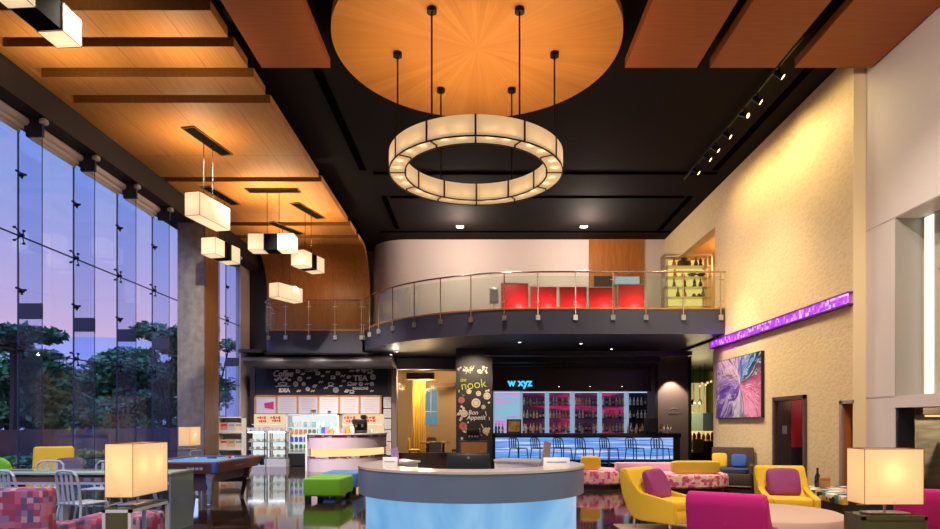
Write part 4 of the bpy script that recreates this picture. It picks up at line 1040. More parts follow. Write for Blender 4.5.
for a, b in bays:
    for z in rowz: MB().box(L_(a), L_(b), .02, .3, z - .015, z).build('glass_shelf', 'bardark', t)
bc = {'amber': (226, 150, 60), 'green': (60, 140, 80), 'clear': (240, 242, 244), 'brown': (130, 80, 46), 'red': (170, 30, 50), 'gold': (248, 212, 130), 'dark': (30, 26, 30)}
protos = {}
for c_, v in bc.items():
    h = {'amber': .28, 'green': .31, 'clear': .29, 'brown': .26, 'red': .3, 'gold': .27, 'dark': .32}[c_]
    r = {'amber': .042, 'green': .036, 'clear': .04, 'brown': .045, 'red': .036, 'gold': .044, 'dark': .036}[c_]
    m = mat('bottle ' + c_, v, .12, spec=.7); M['b_' + c_] = m
    o = MB().lathe([(r * .9, 0), (r, .01), (r, h * .58), (r * .75, h * .66), (r * .35, h * .74), (r * .33, h * .93), (r * .42, h * .94), (r * .42, h)], n=12).build('liquor_bottle', m)
    lb = MB().lathe([(r * 1.02, h * .18), (r * 1.02, h * .45)], n=12).build('bottle_label', 'paper', o)
    protos[c_] = [o, lb, True]
def bottle(c_, loc, label, group):
    o, lb, first = protos[c_]
    if first: protos[c_][2] = False; n_ = o
    else:
        n_ = o.copy(); C.objects.link(n_); l2 = lb.copy(); C.objects.link(l2); l2.parent = n_
    n_.location = loc
    return tag(n_, label, 'bottle', group)
rb = random.Random(5); keys = list(bc) + ['gold', 'clear', 'gold']
for bi, (a, b) in enumerate(bays):
    for ri_, z in enumerate(rowz):
        N_ = 7 if bi < 4 else (6 if ri_ else 4)
        for k in range(N_):
            c_ = rb.choice(keys if bi < 4 else ['clear', 'gold', 'clear', 'dark'])
            x = px(a, YK) + (px(b, YK) - px(a, YK)) * (k + .6) / (N_ + .2)
            bottle(c_, (x, YK + .12, z), '%s bottle, %s from left on %s shelf, %s bay of the back bar' % (c_, ORD[k], ['bottom', 'middle', 'top'][ri_], ORD[bi]), 'bottles on the back bar shelves')
ci_ = 0
for i, (x, c_) in enumerate(((496, 'dark'), (499, 'dark'), (502.5, 'green'), (526, 'clear'), (533, 'gold'), (541, 'clear'), (553, 'amber'), (566, 'clear'), (582, 'gold'), (594, 'clear'), (610, 'amber'), (628, 'clear'), (632, 'brown'), (636, 'gold'), (640, 'red'), (661, 'red'), (664, 'gold'), (667.5, 'clear'), (671, 'amber'))):
    if 643 < x < 659: continue
    ci_ += 1
    bottle(c_, (px(x, 20.85), 20.85, zb_), '%s bottle standing on the bar counter, %s' % (c_, (ORD + ['seventeenth', 'eighteenth', 'nineteenth'])[ci_ - 1] + ' from its left end'), 'bottles on the bar counter')
t = thing('picture_frame', 'small dark framed golden picture standing on the left of the bar counter', 'picture', (px(514, 20.8), 20.85, zb_))
MB().box(-.24, -.19, -.02, .02, 0, .46).box(.19, .24, -.02, .02, 0, .46).box(-.19, .19, -.02, .02, 0, .05).box(-.19, .19, -.02, .02, .41, .46).box(-.05, .05, .02, .12, 0, .02).build('frame', 'dark_wood', t)
MB().box(-.19, .19, -.01, .01, .05, .41).build('picture', pattern('golden picture', [(120, 60, 20), (230, 170, 70), (160, 90, 30), (245, 210, 130)], 5, .5, .3, 'noise'), t)
t = thing('speaker_box', 'black box standing on the right of the bar counter by the pillar', 'box', (px(651, 20.9), 20.9, zb_))
MB().box(-.2, .2, -.14, .14, 0, .5, .015).build('casing', 'black', t); MB().box(-.17, .17, -.148, -.14, .04, .46).build('grille', 'dark_wall', t)
t = thing('neon_sign', 'blue neon bar name in lower case letters above the back bar', 'sign', (px(520, 21.85), 21.88, pz(386, 21.85)))
MB().box(-.62, .6, .005, .02, -.08, .34).build('backing', 'black', t)
text('neon_lettering', 'w xyz', .37, 'sign_blue', t, (0, 0, 0), ext=.02, off=.012, sx=.96)
for i, x in enumerate((559, 590, 622, 652)):
    t = thing('hook_light', 'tiny hanging lamp under the dark bar fascia, %s from the left' % ORD[i], 'lamp', (px(x, 21.8), 21.8, pz(385, 21.8)), 0, 'tiny lamps on the bar fascia')
    MB().cyl((0, .13, .0), (0, 0, 0), .012, n=6).cyl((0, 0, .0), (0, 0, -.05), .012, .025, n=8).build('arm', 'black_metal', t); MB().lathe([(.02, -.06), (.022, -.05)], n=8).build('lens', 'warmlens', t)
# metal chairs (stools at the bar, chairs at the glass table)
def metal_chair(name, seat, back, label, cat, m, group, arms=False):
    t = thing(name, label, cat, (0, 0, 0), 0, group)
    w = .2
    MB().box(-.21, .21, -.2, .2, seat - .025, seat, .012).build('seat', m, t)
    for sx_ in (-1, 1):
        MB().tube([(sx_ * w, -.18, seat - .02), (sx_ * (w + .025), -.215, seat * .5), (sx_ * (w + .05), -.25, 0)], .017, 8).build('leg', m, t)
        MB().tube([(sx_ * w, .18, seat - .02), (sx_ * (w + .025), .215, seat * .5), (sx_ * (w + .05), .26, 0)], .017, 8).build('leg', m, t)
    top = []
    top.append((-w, .19, seat - .02)); top.append((-w - .005, .21, seat + (back - seat) * .5)); top.append((-w + .01, .235, back - .06)); top.append((-w + .06, .245, back - .01))
    top += [(0, .26, back)] + [(-p[0], p[1], p[2]) for p in top[::-1]]
    MB().tube(top, .017, 8).build('back_frame', m, t)
    for x in (-.09, 0, .09): MB().box(x - .02, x + .02, -.006, .006, 0, back - seat - .02, mtx=Matrix.Translation((0, .2, seat - .01)) @ Matrix.Rotation(-.1, 4, 'X')).build('back_slat', m, t)
    q = MB(); zz = seat * .45
    q.tube([(-.225, -.212, zz), (.225, -.212, zz)], .011, 6).tube([(-.225, .22, zz), (.225, .22, zz)], .011, 6).tube([(-.225, -.212, zz), (-.225, .22, zz)], .011, 6).tube([(.225, -.212, zz), (.225, .22, zz)], .011, 6)
    q.build('stretcher', m, t)
    return t
M['stoolblue'] = mat('dark stool metal', (58, 86, 122), .4, .6)
st = metal_chair('bar_stool', .74, 1.06, '', 'bar stool', 'stoolblue', 'metal stools along the bar')
for i, x in enumerate((518.5, 540, 562.5, 584.5, 609, 635, 660)):
    pos = (px(x, 20.05), 20.05, 0)
    lb = 'metal bar stool in front of the glowing bar, %s from the left' % ORD[i]
    if i == 0: st.location = pos; st.rotation_euler = (0, 0, 2.3); st['label'] = lb
    else: dup(st, pos, 2.3 + rb.uniform(-.15, .15), lb)
# chair set by the window
nc = metal_chair('metal_chair', .48, .9, 'slatted aluminium chair in front of the glass table, left of the near lamp', 'chair', 'alu', 'aluminium chairs at the glass table')
nc.location = (-5.2, 8.25, 0); nc.rotation_euler = (0, 0, PI - .38)
dup(nc, (-6.0, 8.25, 0), PI - .38, 'slatted aluminium chair at the left edge, behind the pink patchwork sofa back')
dup(nc, (-6.95, 10.0, 0), .2, 'aluminium chair across the glass table, in front of the tilted yellow chair')
dup(nc, (-6.05, 10.0, 0), .0, 'aluminium chair across the glass table, mostly behind the near lamp shade')
t = thing('glass_table', 'long glass topped table with a smoked glass end panel by the window', 'table', (-7.7, 8.65, 0))
MB().box(0, 3.44, 0, .72, .8, .83, .004).build('tabletop', 'table_glass', t)
MB().box(3.41, 3.44, .02, .7, 0, .8).build('end_panel', 'panel_glass', t)
MB().box(0, 3.4, .08, .64, .68, .76).build('apron', 'poolwood', t)
MB().box(0, 3.4, .04, .08, .66, .69).build('front_rail', 'alu', t)
MB().box(.2, .26, .1, .62, 0, .8).build('support', 'alu', t); MB().box(1.7, 1.76, .3, .42, 0, .8).build('support', 'alu', t)
for x in (.9, 1.05, 2.2, 2.35): MB().box(x, x + .1, .07, .08, .7, .75).build('socket_plate', 'steel', t)
# ================================================================ LOUNGE CHAIRS
def lounge(m, legm='chrome'):
    t = thing('lounge_chair', '', 'armchair', (0, 0, 0), 0, None)
    side = [(-.42, .13), (-.43, .43), (-.38, .46), (-.12, .46), (.1, .5), (.24, .6), (.34, .78), (.40, .84), (.46, .83), (.47, .74), (.42, .5), (.33, .28), (.22, .16), (.1, .13)]
    for sx_ in (-1, 1):
        MB().prism(side, min(sx_ * .27, sx_ * .36), max(sx_ * .27, sx_ * .36), 'x', .022, 3).build('armrest', m, t)
    back = [(.0, .42), (.14, .5), (.24, .66), (.33, .84), (.4, .865), (.46, .85), (.475, .76), (.43, .5), (.34, .28), (.2, .16), (.0, .16)]
    MB().prism(back, -.35, .35, 'x', .03, 3).build('backrest', m, t)
    MB().box(-.28, .28, -.43, .12, .13, .3, .015).build('seat_base', m, t)
    MB().soft((0, -.13, .36), (.57, .62, .17), 6).build('seat_cushion', m, t)
    MB().cyl((0, .44, .3), (0, .475, .58), .006, n=5).build('seam', m, t)
    for a in (-.3, .3):
        for b in (-.34, .24): MB().cyl((a, b, 0), (a, b, .15), .022, n=12).build('leg', legm, t)
    return t
yc = lounge('yellow')
yc.location = (2.62, 9.05, 0); yc.rotation_euler = (0, 0, .72); tag(yc, 'yellow lounge chair turned sideways on the beige rug, in front of the round sofa', 'armchair', 'lounge chairs')
y2 = dup(yc, (4.55, 9.3, 0), -.22, 'yellow lounge chair facing the camera behind the cream ottoman')
mc = lounge('magenta'); mc.location = (2.52, 6.2, 0); mc.rotation_euler = (0, 0, PI - .55); tag(mc, 'magenta lounge chair seen from behind, in front of the cream ottoman', 'armchair', 'lounge chairs')
dup(mc, (4.72, 6.5, 0), PI - .55, 'magenta lounge chair at the right edge, behind the right lamp table')
def pillow(loc, rot, size, m, label):
    o = MB().soft((0, 0, 0), size, 7, pinch=.8, nu=36, nv=16).build('cushion', m)
    o.location = loc; o.rotation_euler = rot
    return tag(o, label, 'cushion')
def onchair(ch_, p): return tuple((Matrix.Translation(ch_.location) @ Matrix.Rotation(ch_.rotation_euler.z, 4, 'Z')) @ Vector(p))
pillow(onchair(yc, (.0, .06, .63)), (1.15, 0, .72), (.46, .44, .16), 'plum', 'plum cushion leaning in the sideways yellow lounge chair')
pillow(onchair(y2, (-.02, .06, .63)), (1.15, 0, -.22), (.46, .42, .15), 'plum', 'plum cushion leaning in the yellow lounge chair behind the ottoman')
t = thing('ottoman', 'big round cream upholstered ottoman in front of the yellow lounge chair', 'ottoman', (3.6, 7.78, 0))
MB().lathe([(.77, .1), (.85, .13), (.87, .2), (.87, .34), (.84, .4), (.78, .425), (.4, .43), (.02, .432)], n=64).build('upholstery', 'cream', t)
MB().lathe([(.68, 0), (.68, .1)], n=40).build('plinth', 'black', t)
o = MB().box(-1.6, 3.2, -3.4, 1.15, 0, .012).build('rug', mat('beige rug', (176, 156, 128), .95, noise=.1, nscale=30), loc=(3.6, 8.2, 0)); o['label'] = 'beige rug under the lounge chairs on the right'; o['category'] = 'rug'
# lamps on cube tables
def lamp_table(X0, Y0, zt, w, d, label, fm):
    t = thing('lamp_table', label, 'side table', (X0, Y0, 0), 0, 'lamp tables')
    m = MB(); b = .03
    for x in (0, w - b):
        for y in (0, d - b): m.box(x, x + b, y, y + b, 0, zt - .006)
    for z in (0, zt - b - .006): m.box(0, w, 0, b, z, z + b).box(0, w, d - b, d, z, z + b).box(0, b, 0, d, z, z + b).box(w - b, w, 0, d, z, z + b)
    m.build('frame', fm, t)
    MB().box(0.002, w - .002, 0.002, d - .002, zt - .006, zt + .004).build('tabletop', 'olive_glass', t)
    return t
def lamp(X0, Y0, z, w, d, h, label, nb=1):
    t = thing('table_lamp', label, 'table lamp', (X0 + w / 2, Y0 + d / 2, z), 0, 'box shade table lamps')
    b = .1; a = w / 2; c = d / 2
    m = MB()
    for (xa, ya, xb, yb) in ((-a, -c, a, -c), (a, -c, a, c), (a, c, -a, c), (-a, c, -a, -c)): m.quad([(xa, ya, b), (xb, yb, b), (xb, yb, b + h), (xa, ya, b + h)])
    m.build('lamp_shade', 'shade_lamp', t, False)
    e = MB()
    for z_ in (b, b + h):
        for y in (-c, c): e.box(-a, a, y - .002, y + .002, z_ - .003, z_ + .003)
        for x in (-a, a): e.box(x - .002, x + .002, -c, c, z_ - .003, z_ + .003)
    for x in (-a, a):
        for y in (-c, c): e.box(x - .002, x + .002, y - .002, y + .002, b, b + h)
    e.build('shade_edge', 'brown_clad', t, False)
    MB().box(-a * .7, a * .7, -c * .6, c * .6, 0, .02, .004).build('base', 'steel', t)
    MB().cyl((0, 0, .02), (0, 0, b + h * .45), .012).box(-a, a, -.004, .004, b + .02, b + .028).box(-.004, .004, -c, c, b + .02, b + .028).build('stem', 'steel', t)
    for k in range(nb):
        u = 0 if nb == 1 else (-.22 + .44 * k) * d
        off_ = (0, u, b + h * .55) if d > w else (.12 * w * 0, 0, b + h * .55)
        MB().lathe([(.012, -.15), (.03, -.1), (.03, -.07), (.005, -.045)], off_, 10).build('bulb', 'brass', t)
        bulbs.append((t, (off_[0], off_[1], off_[2] + .01), .85 if nb == 2 else 1.2))
    return t
# (left near, right near, far by the column)
lamp_table(-3.5, 5.82, .71, .27, .72, 'side table with white metal frame carrying the near left lamp', 'white_metal')
MB().box(.03, .24, .004, .012, .03, .68).build('side_panel', 'olive_glass', bpy.data.objects['lamp_table'])
lamp(-3.49, 5.85, .714, .26, .65, .5, 'near left table lamp with a glowing cream box shade', 2)
lt2 = lamp_table(3.45, 5.63, .67, .58, .3, 'olive glass side table carrying the right lamp, between the magenta chairs', 'olive_glass')
MB().box(.03, .55, .004, .012, .03, .64).build('front_panel', 'olive_glass', lt2); MB().box(.004, .012, .03, .27, .03, .64).build('side_panel', 'olive_glass', lt2)
lamp(3.47, 5.64, .675, .53, .27, .5, 'right table lamp with a wide glowing amber box shade', 1)
lamp_table(px(177.5, 16.4), 16.38, .82, .33, .72, 'dark side table carrying the far lamp in front of the concrete column', 'steel')
lamp(px(178.5, 16.42), 16.42, .825, .29, .64, .5, 'far table lamp with small glowing box shade in front of the concrete column', 1)
# ================================================================ RECEPTION DESK
dx, dy = -.07, 5.65
t = thing('reception_desk', 'round reception desk with a grey band over a glowing pale blue front', 'reception desk', (dx, dy, 0))
A0, A1 = math.radians(136), math.radians(360 + 72)
MB().arc((0, 0), .97, 1.0, A0, A1, .907, 1.125, 90).build('grey_band', 'deskgrey', t)
MB().arc((0, 0), .7, 1.005, A0, A1, 1.125, 1.144, 90).build('counter_top', 'desktop', t)
MB().arc((0, 0), .91, .935, A0, A1, .06, .907, 90).build('glowing_front', 'deskglow', t)
MB().arc((0, 0), .74, .76, A0, A1, .06, 1.125, 60).build('inner_wall', 'white', t)
MB().arc((0, 0), .72, .92, A0, A1, 0, .06, 60).build('plinth', 'black', t)
MB().arc((0, 0), .4, .74, math.radians(200), math.radians(340), .72, .75, 40).build('worktop', 'desktop', t)
for a in (A0, A1): MB().box(.74, .97, -.01, .01, .06, 1.125, mtx=Matrix.Rotation(a + (-.015 if a == A1 else .015), 4, 'Z')).build('end_panel', 'grey_jamb', t)
Ym = 5.25
t = thing('monitor', 'black computer monitor seen from behind on the reception desk', 'monitor', (px(468.5, Ym), Ym, .75))
MB().box(-.18, .18, -.02, .02, pz(471.5, Ym) - .75, pz(453.5, Ym) - .75, .008).build('casing', 'screen_off', t)
MB().box(-.17, .17, .021, .024, pz(471.5, Ym) - .74, pz(453.5, Ym) - .76).build('display', 'black', t)
MB().box(-.02, .02, -.05, -.02, 0, .3, .004).lathe([(.1, 0), (.1, .012), (.02, .016)], (0, -.03, 0), 20).build('stand', 'steel', t)
MB().cyl((0, -.024, pz(457.5, Ym) - .75), (0, -.02, pz(457.5, Ym) - .75), .012, n=12).build('badge', 'steel', t)
def on_desk(x, y): return (x, y, 1.144)
for (xa, xb, y0, rz, lb) in ((382.5, 397, 5.1, -.12, 'small white sign block on the left of the reception desk'), (543.5, 570, 5.05, .1, 'wide white sign block on the right of the reception desk')):
    w_ = (px(xb, y0) - px(xa, y0)) / 2
    s_ = thing('desk_sign', lb, 'sign', (px((xa + xb) / 2, y0), y0 + .02, 1.144), rz, 'white desk signs')
    MB().box(-w_, w_, -.015, .015, 0, .085, .002).build('block', 'white', s_)
    MB().box(-w_ * .75, w_ * .75, -.0165, -.015, .045, .053).build('printed_line', 'greytext', s_)
for (x, y0, tilt, mm, lb, h) in ((396, 5.4, -.35, mat('lilac card', (150, 128, 176), .5), 'lilac card leaning by the left desk sign', .15), (545, 5.6, .35, mat('taupe card', (140, 112, 104), .5), 'taupe card standing behind the right desk sign', .2)):
    s_ = thing('card_holder', lb, 'card holder', (px(x, y0), y0, 1.144), tilt * 2.4, 'card holders on the desk')
    MB().box(-.05, .05, -.004, .004, 0.01, h, mtx=Matrix.Rotation(tilt * .6, 4, 'Y')).build('card', mm, s_)
    MB().box(-.05, .05, -.03, .03, 0, .012).build('foot', 'steel', s_)
# ================================================================ SOFAS AND OTTOMANS IN THE MIDDLE
def bench(cx_, cy_, rx, ry, h, name, label, ry_in=None):
    t = thing(name, label, 'sofa', (cx_, cy_, 0), 0, 'round pink sofas')
    m = MB(); n = 56
    prof = [(.94, .1), (1.0, .14), (1.0, h - .08), (.97, h - .02), (.9, h)]
    rings = [[m.bm.verts.new((rx * k * math.cos(2 * PI * i / n), ry * k * math.sin(2 * PI * i / n), z)) for i in range(n)] for k, z in prof]
    for a, b in zip(rings[:-1], rings[1:]):
        for i in range(n): m.bm.faces.new([a[i], a[(i + 1) % n], b[(i + 1) % n], b[i]])
    m.bm.faces.new(rings[0][::-1]); m.bm.faces.new(rings[-1])
    m.build('upholstery', 'sofafab', t)
    m = MB(); m.strip([(rx * .88 * math.cos(2 * PI * i / n), ry * .88 * math.sin(2 * PI * i / n)) for i in range(n)], [(.02 * math.cos(2 * PI * i / n), .02 * math.sin(2 * PI * i / n)) for i in range(n)], h - .005, h + .012, True); m.build('seat_top', 'sofatop', t)
    m = MB(); m.strip([(rx * .9 * math.cos(2 * PI * i / n), ry * .9 * math.sin(2 * PI * i / n)) for i in range(n)], [(rx * .5 * math.cos(2 * PI * i / n), ry * .5 * math.sin(2 * PI * i / n)) for i in range(n)], 0, .1, True); m.build('plinth', 'black', t)
    return t
Ys = 14.2
bench(px(678.5, Ys), Ys, 48.5 * Ys / 627, .75, .40, 'round_sofa', 'long oval pink patterned sofa with the wide mustard backrest')
bench(px(594, 15.0), 15.0, 32 * 15 / 627, .7, .42, 'round_sofa', 'oval pink patterned sofa half hidden behind the reception desk')
o = MB().soft((0, 0, .15), (48 * 13.75 / 627, .22, .27), 7).build('back_cushion', 'yellow2', loc=(px(696, 13.75), 13.8, .405)); tag(o, 'wide mustard back bolster on the long oval pink sofa', 'cushion', 'sofa bolsters')
o = MB().soft((0, 0, .17), (20 * 14.6 / 627, .22, .3), 6).build('back_cushion', 'yellow', loc=(px(591, 14.6), 14.65, .425)); tag(o, 'short yellow back bolster on the sofa behind the reception desk', 'cushion', 'sofa bolsters')
o.rotation_euler = (0, 0, -.15)
o = MB().box(-.85, .85, -.14, .14, 0, .2, .03).build('back_cushion', 'sofatop', loc=(px(652, 14.6), 14.6, .405)); tag(o, 'long pale lilac bolster along the back of the oval sofa', 'cushion', 'sofa bolsters')
def cube_ottoman(x0, x1, Y, d, h, m, label, rz=0):
    w = (px(x1, Y) - px(x0, Y))
    t = thing('bench_ottoman', label, 'ottoman', (px((x0 + x1) / 2, Y), Y + d / 2, 0), rz, 'leather bench ottomans')
    MB().box(-w / 2, w / 2, -d / 2, d / 2, .12, h, .045, 4).build('upholstery', m, t)
    for a in (-1, 1):
        for b in (-1, 1): MB().box(a * w * .4 - .05, a * w * .4 + .05, b * d * .4 - .05, b * d * .4 + .05, 0, .125, .004).build('foot', 'black', t)
cube_ottoman(303.5, 342, 11.9, 1.0, .47, 'green', 'lime green leather bench ottoman left of the reception desk', -.04)
cube_ottoman(322, 357, 13.5, .9, .45, 'blue', 'blue leather bench ottoman just behind the lime green one', -.04)
# woven armchair by the gold wall
wx, wy = 6.02, 14.95
t = thing('woven_armchair', 'dark woven armchair against the gold wall beneath the abstract print', 'armchair', (wx, wy, 0), -.45); t.scale = (.86, .86, .86)
MB().box(-.55, .55, -.5, .4, .08, .4, .03).build('seat', 'wicker', t)
MB().box(-.56, .56, .3, .48, .08, 1.14, .05, mtx=Matrix.Rotation(-.12, 4, 'X')).build('backrest', 'wicker', t)
for a in (-1, 1): MB().box(min(a * .46, a * .57), max(a * .46, a * .57), -.5, .42, .08, .64, .03).build('armrest', 'wicker', t)
MB().soft((0, -.06, .46), (.92, .8, .16), 6).build('seat_cushion', mat('navy seat pad', (44, 56, 90), .8), t)
pillow(onchair(t, (.16, .1, .62)), (1.2, 0, -.45), (.34, .32, .13), 'bluepillow', 'blue cushion in the dark woven armchair')
pillow(onchair(t, (-.27, .05, .62)), (1.25, 0, -.3), (.34, .36, .13), 'yellow2', 'mustard cushion in the dark woven armchair')
t = thing('side_table', 'low dark square table beside the woven armchair', 'side table', (6.1, 13.1, 0))
MB().box(-.3, .3, -.3, .3, .4, .46, .01).build('tabletop', 'black', t)
for a in (-.26, .26):
    for b in (-.26, .26): MB().box(a - .03, a + .03, b - .03, b + .03, 0, .4).build('leg', 'black', t)
# patterned ledge on the right
t = thing('window_bench', 'low dark bench with a bold triangle patterned seat along the right wall', 'bench', (5.25, 9.05, 0))
MB().box(0, 1.35, 0, 1.5, 0, .33).build('base', 'black', t); MB().box(-.02, 1.37, -.02, 1.52, .33, .46, .02).build('seat_pad', 'trifab', t)
o = MB().lathe([(.035, 0), (.045, .02), (.045, .16), (.018, .24), (.018, .32)], n=14).build('dark_bottle', 'b_dark', loc=(px(817.5, 10.3), 10.3, .46)); tag(o, 'dark slim bottle standing on the patterned bench', 'bottle')
o = MB().box(-.09, .09, -.06, .06, 0, .17, .004).build('brown_box', 'frame_wood', loc=(px(823, 10.3), 10.3, .46)); tag(o, 'small brown box standing on the patterned bench', 'box')
MB().box(-.085, .085, -.061, .061, .12, .13).build('lid_line', 'dark_wood', o)
# pink patchwork seats, left foreground
t = thing('patchwork_sofa', 'pink patchwork sofa seen from behind in the left foreground', 'sofa', (-4.86, 6.05, 0))
MB().box(-.85, .72, -.09, .12, .12, .885, .04, 3).build('backrest', 'pinkfab', t)
MB().box(-.85, .72, .12, .85, .12, .44, .03).build('seat', 'pinkfab', t)
MB().box(-.85, -.7, .1, .85, .12, .62, .03).build('armrest', 'pinkfab', t); MB().box(.58, .72, .1, .85, .12, .5, .03).build('armrest', 'pinkfab', t)
for a in (-.78, .65):
    for b in (-.02, .76): MB().cyl((a, b, 0), (a, b, .13), .025).build('leg', 'steel', t)
t = thing('patchwork_pouf', 'low pink patchwork pouf between the sofa back and the near lamp table', 'pouf', (-3.92, 6.85, 0))
MB().box(-.3, .36, -.3, .3, .06, .53, .06, 4).build('upholstery', 'pinkfab', t); MB().box(-.26, .32, -.26, .26, 0, .07).build('plinth', 'black', t)
# shell chairs across the glass table
def shell_chair(loc, rz, m, h, label, w=.66):
    t = thing('shell_chair', label, 'chair', loc, rz, 'padded chairs by the window')
    MB().soft((0, -.05, .44), (w, .62, .16), 5).build('seat', m, t)
    mt = Matrix.Rotation(-.28, 4, 'X')
    MB().box(-w / 2, w / 2, -.05, .06, 0, h - .42, .05, 4, mtx=Matrix.Translation((0, .26, .42)) @ mt).build('backrest', m, t)
    for a in (-.22, .22):
        for b in (-.24, .2): MB().cyl((a * 1.2, b * 1.2, 0), (a, b, .4), .016, n=8).build('leg', 'steel', t)
    return t
sc1 = shell_chair((-7.5, 10.95, 0), .45, 'yellow', 1.12, 'yellow padded chair by the window, behind the glass table', .62)
pillow(onchair(sc1, (.3, -.02, .72)), (1.1, 0, .45), (.42, .38, .14), 'greypurple', 'grey purple cushion in the yellow padded window chair')
t = thing('shell_chair', 'lime green round backed chair at the left edge by the window', 'chair', (-8.05, 10.1, 0), .2, 'padded chairs by the window')
MB().soft((0, -.05, .44), (.66, .62, .16), 5).build('seat', 'green', t); MB().soft((0, .25, .66), (.72, .16, .62), 2.6).build('backrest', 'green', t)
for a in (-.22, .22):
    for b in (-.24, .2): MB().cyl((a * 1.2, b * 1.2, 0), (a, b, .4), .016, n=8).build('leg', 'steel', t)
shell_chair((-7.12, 12.0, 0), -.1, 'bluechair', 1.02, 'blue padded chair by the window, behind the near lamp shade', .62)
# ================================================================ POOL TABLE
t = thing('pool_table', 'pool table with blue felt, dark red rails and chrome legs beside the column', 'pool table', (-6.12, 10.95, 0))
W, Ln, zt = 1.52, 2.45, .82
MB().box(.14, W - .14, .14, Ln - .14, zt - .06, zt - .012).build('playing_bed', 'felt', t)
m = MB()
for (a, b, c, d_) in ((.11, .15, .2, Ln / 2 - .08), (.11, .15, Ln / 2 + .08, Ln - .2), (W - .15, W - .11, .2, Ln / 2 - .08), (W - .15, W - .11, Ln / 2 + .08, Ln - .2), (.2, W - .2, .11, .15), (.2, W - .2, Ln - .15, Ln - .11)): m.box(a, b, c, d_, zt - .035, zt + .002)
m.build('cushion_rail', 'feltrail', t)
m = MB()
for (a, b, c, d_) in ((0, .12, 0, Ln), (W - .12, W, 0, Ln), (.12, W - .12, 0, .12), (.12, W - .12, Ln - .12, Ln)): m.box(a, b, c, d_, zt - .02, zt + .01)
m.build('top_rail', 'poolwood', t)
m = MB()
def fr(z0, z1, i0, i1):
    A_ = [m.bm.verts.new(p + (z1,)) for p in ((i1, i1), (W - i1, i1), (W - i1, Ln - i1), (i1, Ln - i1))]; B_ = [m.bm.verts.new(p + (z0,)) for p in ((i0, i0), (W - i0, i0), (W - i0, Ln - i0), (i0, Ln - i0))]
    for i in range(4): m.bm.faces.new([A_[i], A_[(i + 1) % 4], B_[(i + 1) % 4], B_[i]])
    m.bm.faces.new(B_[::-1])
fr(zt - .2, zt - .015, .1, -.01)
m.build('side_fascia', 'poolwood', t, False)
m = MB()
m.prism([(.22, zt - .2), (W - .22, zt - .2), (W - .3, .3), (.3, .3)], .3, .36, 'y').prism([(.22, zt - .2), (W - .22, zt - .2), (W - .3, .3), (.3, .3)], Ln - .36, Ln - .3, 'y')
m.prism([(.3, zt - .2), (Ln - .3, zt - .2), (Ln - .45, .42), (.45, .42)], .28, .33, 'x').prism([(.3, zt - .2), (Ln - .3, zt - .2), (Ln - .45, .42), (.45, .42)], W - .33, W - .28, 'x')
m.build('under_body', 'poolbody', t)
for a in (0, 1):
    for b in (0, 1):
        x, y = (.22, W - .22)[a], (.3, Ln - .3)[b]; ex, ey = (.3, W - .3)[a], (.44, Ln - .44)[b]
        lg = MB().cyl((x, y, zt - .2), (ex, ey, .03), .085, .035, n=4).build('leg', 'chrome', t)
        MB().cyl((ex, ey, 0), (ex, ey, .035), .05, n=14).build('foot', 'steel', lg)
for a in (0, W):
    for b in (0, Ln):
        MB().box(a - .045 + (.03 if a == 0 else -.03), a + .045 + (.03 if a == 0 else -.03), b - .045 + (.03 if b == 0 else -.03), b + .045 + (.03 if b == 0 else -.03), zt - .19, zt + .014, .02).build('corner_cap', 'feltrail', t)
m = MB()
for k in range(4): m.box(W - .52 + k * .075, W - .465 + k * .075, .03, .04, zt - .13, zt - .07)
m.build('side_badge', 'paper', t)
m = MB()
m.prism([(.95, zt - .11), (1.2, zt - .07), (1.35, zt - .05), (1.5, zt - .09), (1.3, zt - .13)], W - .045, W - .035, 'x'); m.build('side_badge', 'steel', t)
o = MB().prism([(.0, .0), (.2, 0), (.1, .17)], 0, .04, 'z').build('ball_rack', 'dark_wood', loc=(px(212, 12.6) - .1, 12.6, zt - .03)); tag(o, 'small dark triangle rack lying on the blue pool table', 'ball rack')
M['ballred'] = mat('ball red', (190, 50, 40), .15); M['ballw'] = mat('ball white', (235, 230, 220), .15); M['bally'] = mat('ball yellow', (225, 180, 50), .15)
for i, (x, y, c_) in enumerate(((-.28, -.1, 'ballw'), (.2, .25, 'bally'), (.32, .1, 'ballred'), (.3, .3, 'ballw'))):
    o = MB().soft((0, 0, 0), (.06, .06, .06), 2, nu=14, nv=10).build('pool_ball', c_, loc=(px(212, 12.6) + x, 12.6 + y, zt - .005)); tag(o, '%s ball on the blue pool table, %s' % ({'ballw': 'white', 'bally': 'yellow', 'ballred': 'red'}[c_], ['left of the triangle rack', 'right behind the triangle rack', 'right of the triangle rack', 'furthest right behind the triangle rack'][i]), 'ball', 'balls on the pool table')
# ================================================================ RESTAURANT AT THE RIGHT
t = thing('wine_display', 'tall cream lit wall panel in the green walled restaurant', 'wall panel', (px(698, 27), 27, 0))
MB().box(px(690, 27) - px(698, 27), px(706, 27) - px(698, 27), 0, .1, pz(413, 27), pz(383, 27)).build('panel', emis('cream light', (235, 225, 150), .55), t)
m = MB()
for x in (694, 699.5, 704): m.box(px(x, 27) - px(698, 27) - .02, px(x, 27) - px(698, 27) + .02, -.02, 0, pz(412, 27), pz(384, 27))
m.build('batten', 'frame_wood', t)
t = thing('kitchen_pass', 'blue grey glazed kitchen pass with dark shutter at the right restaurant', 'kitchen pass', (0, 26.6, 0))
MB().box(px(689, 26.6), px(703, 26.6), 0, .1, pz(431, 26.6), pz(413, 26.6)).build('glazing', mat('pass glass', (110, 130, 130), .2), t); MB().box(px(703, 26.6), px(716, 26.6), 0, .1, pz(431, 26.6), pz(413, 26.6)).build('shutter', mat('pass shutter', (40, 50, 66), .4), t)
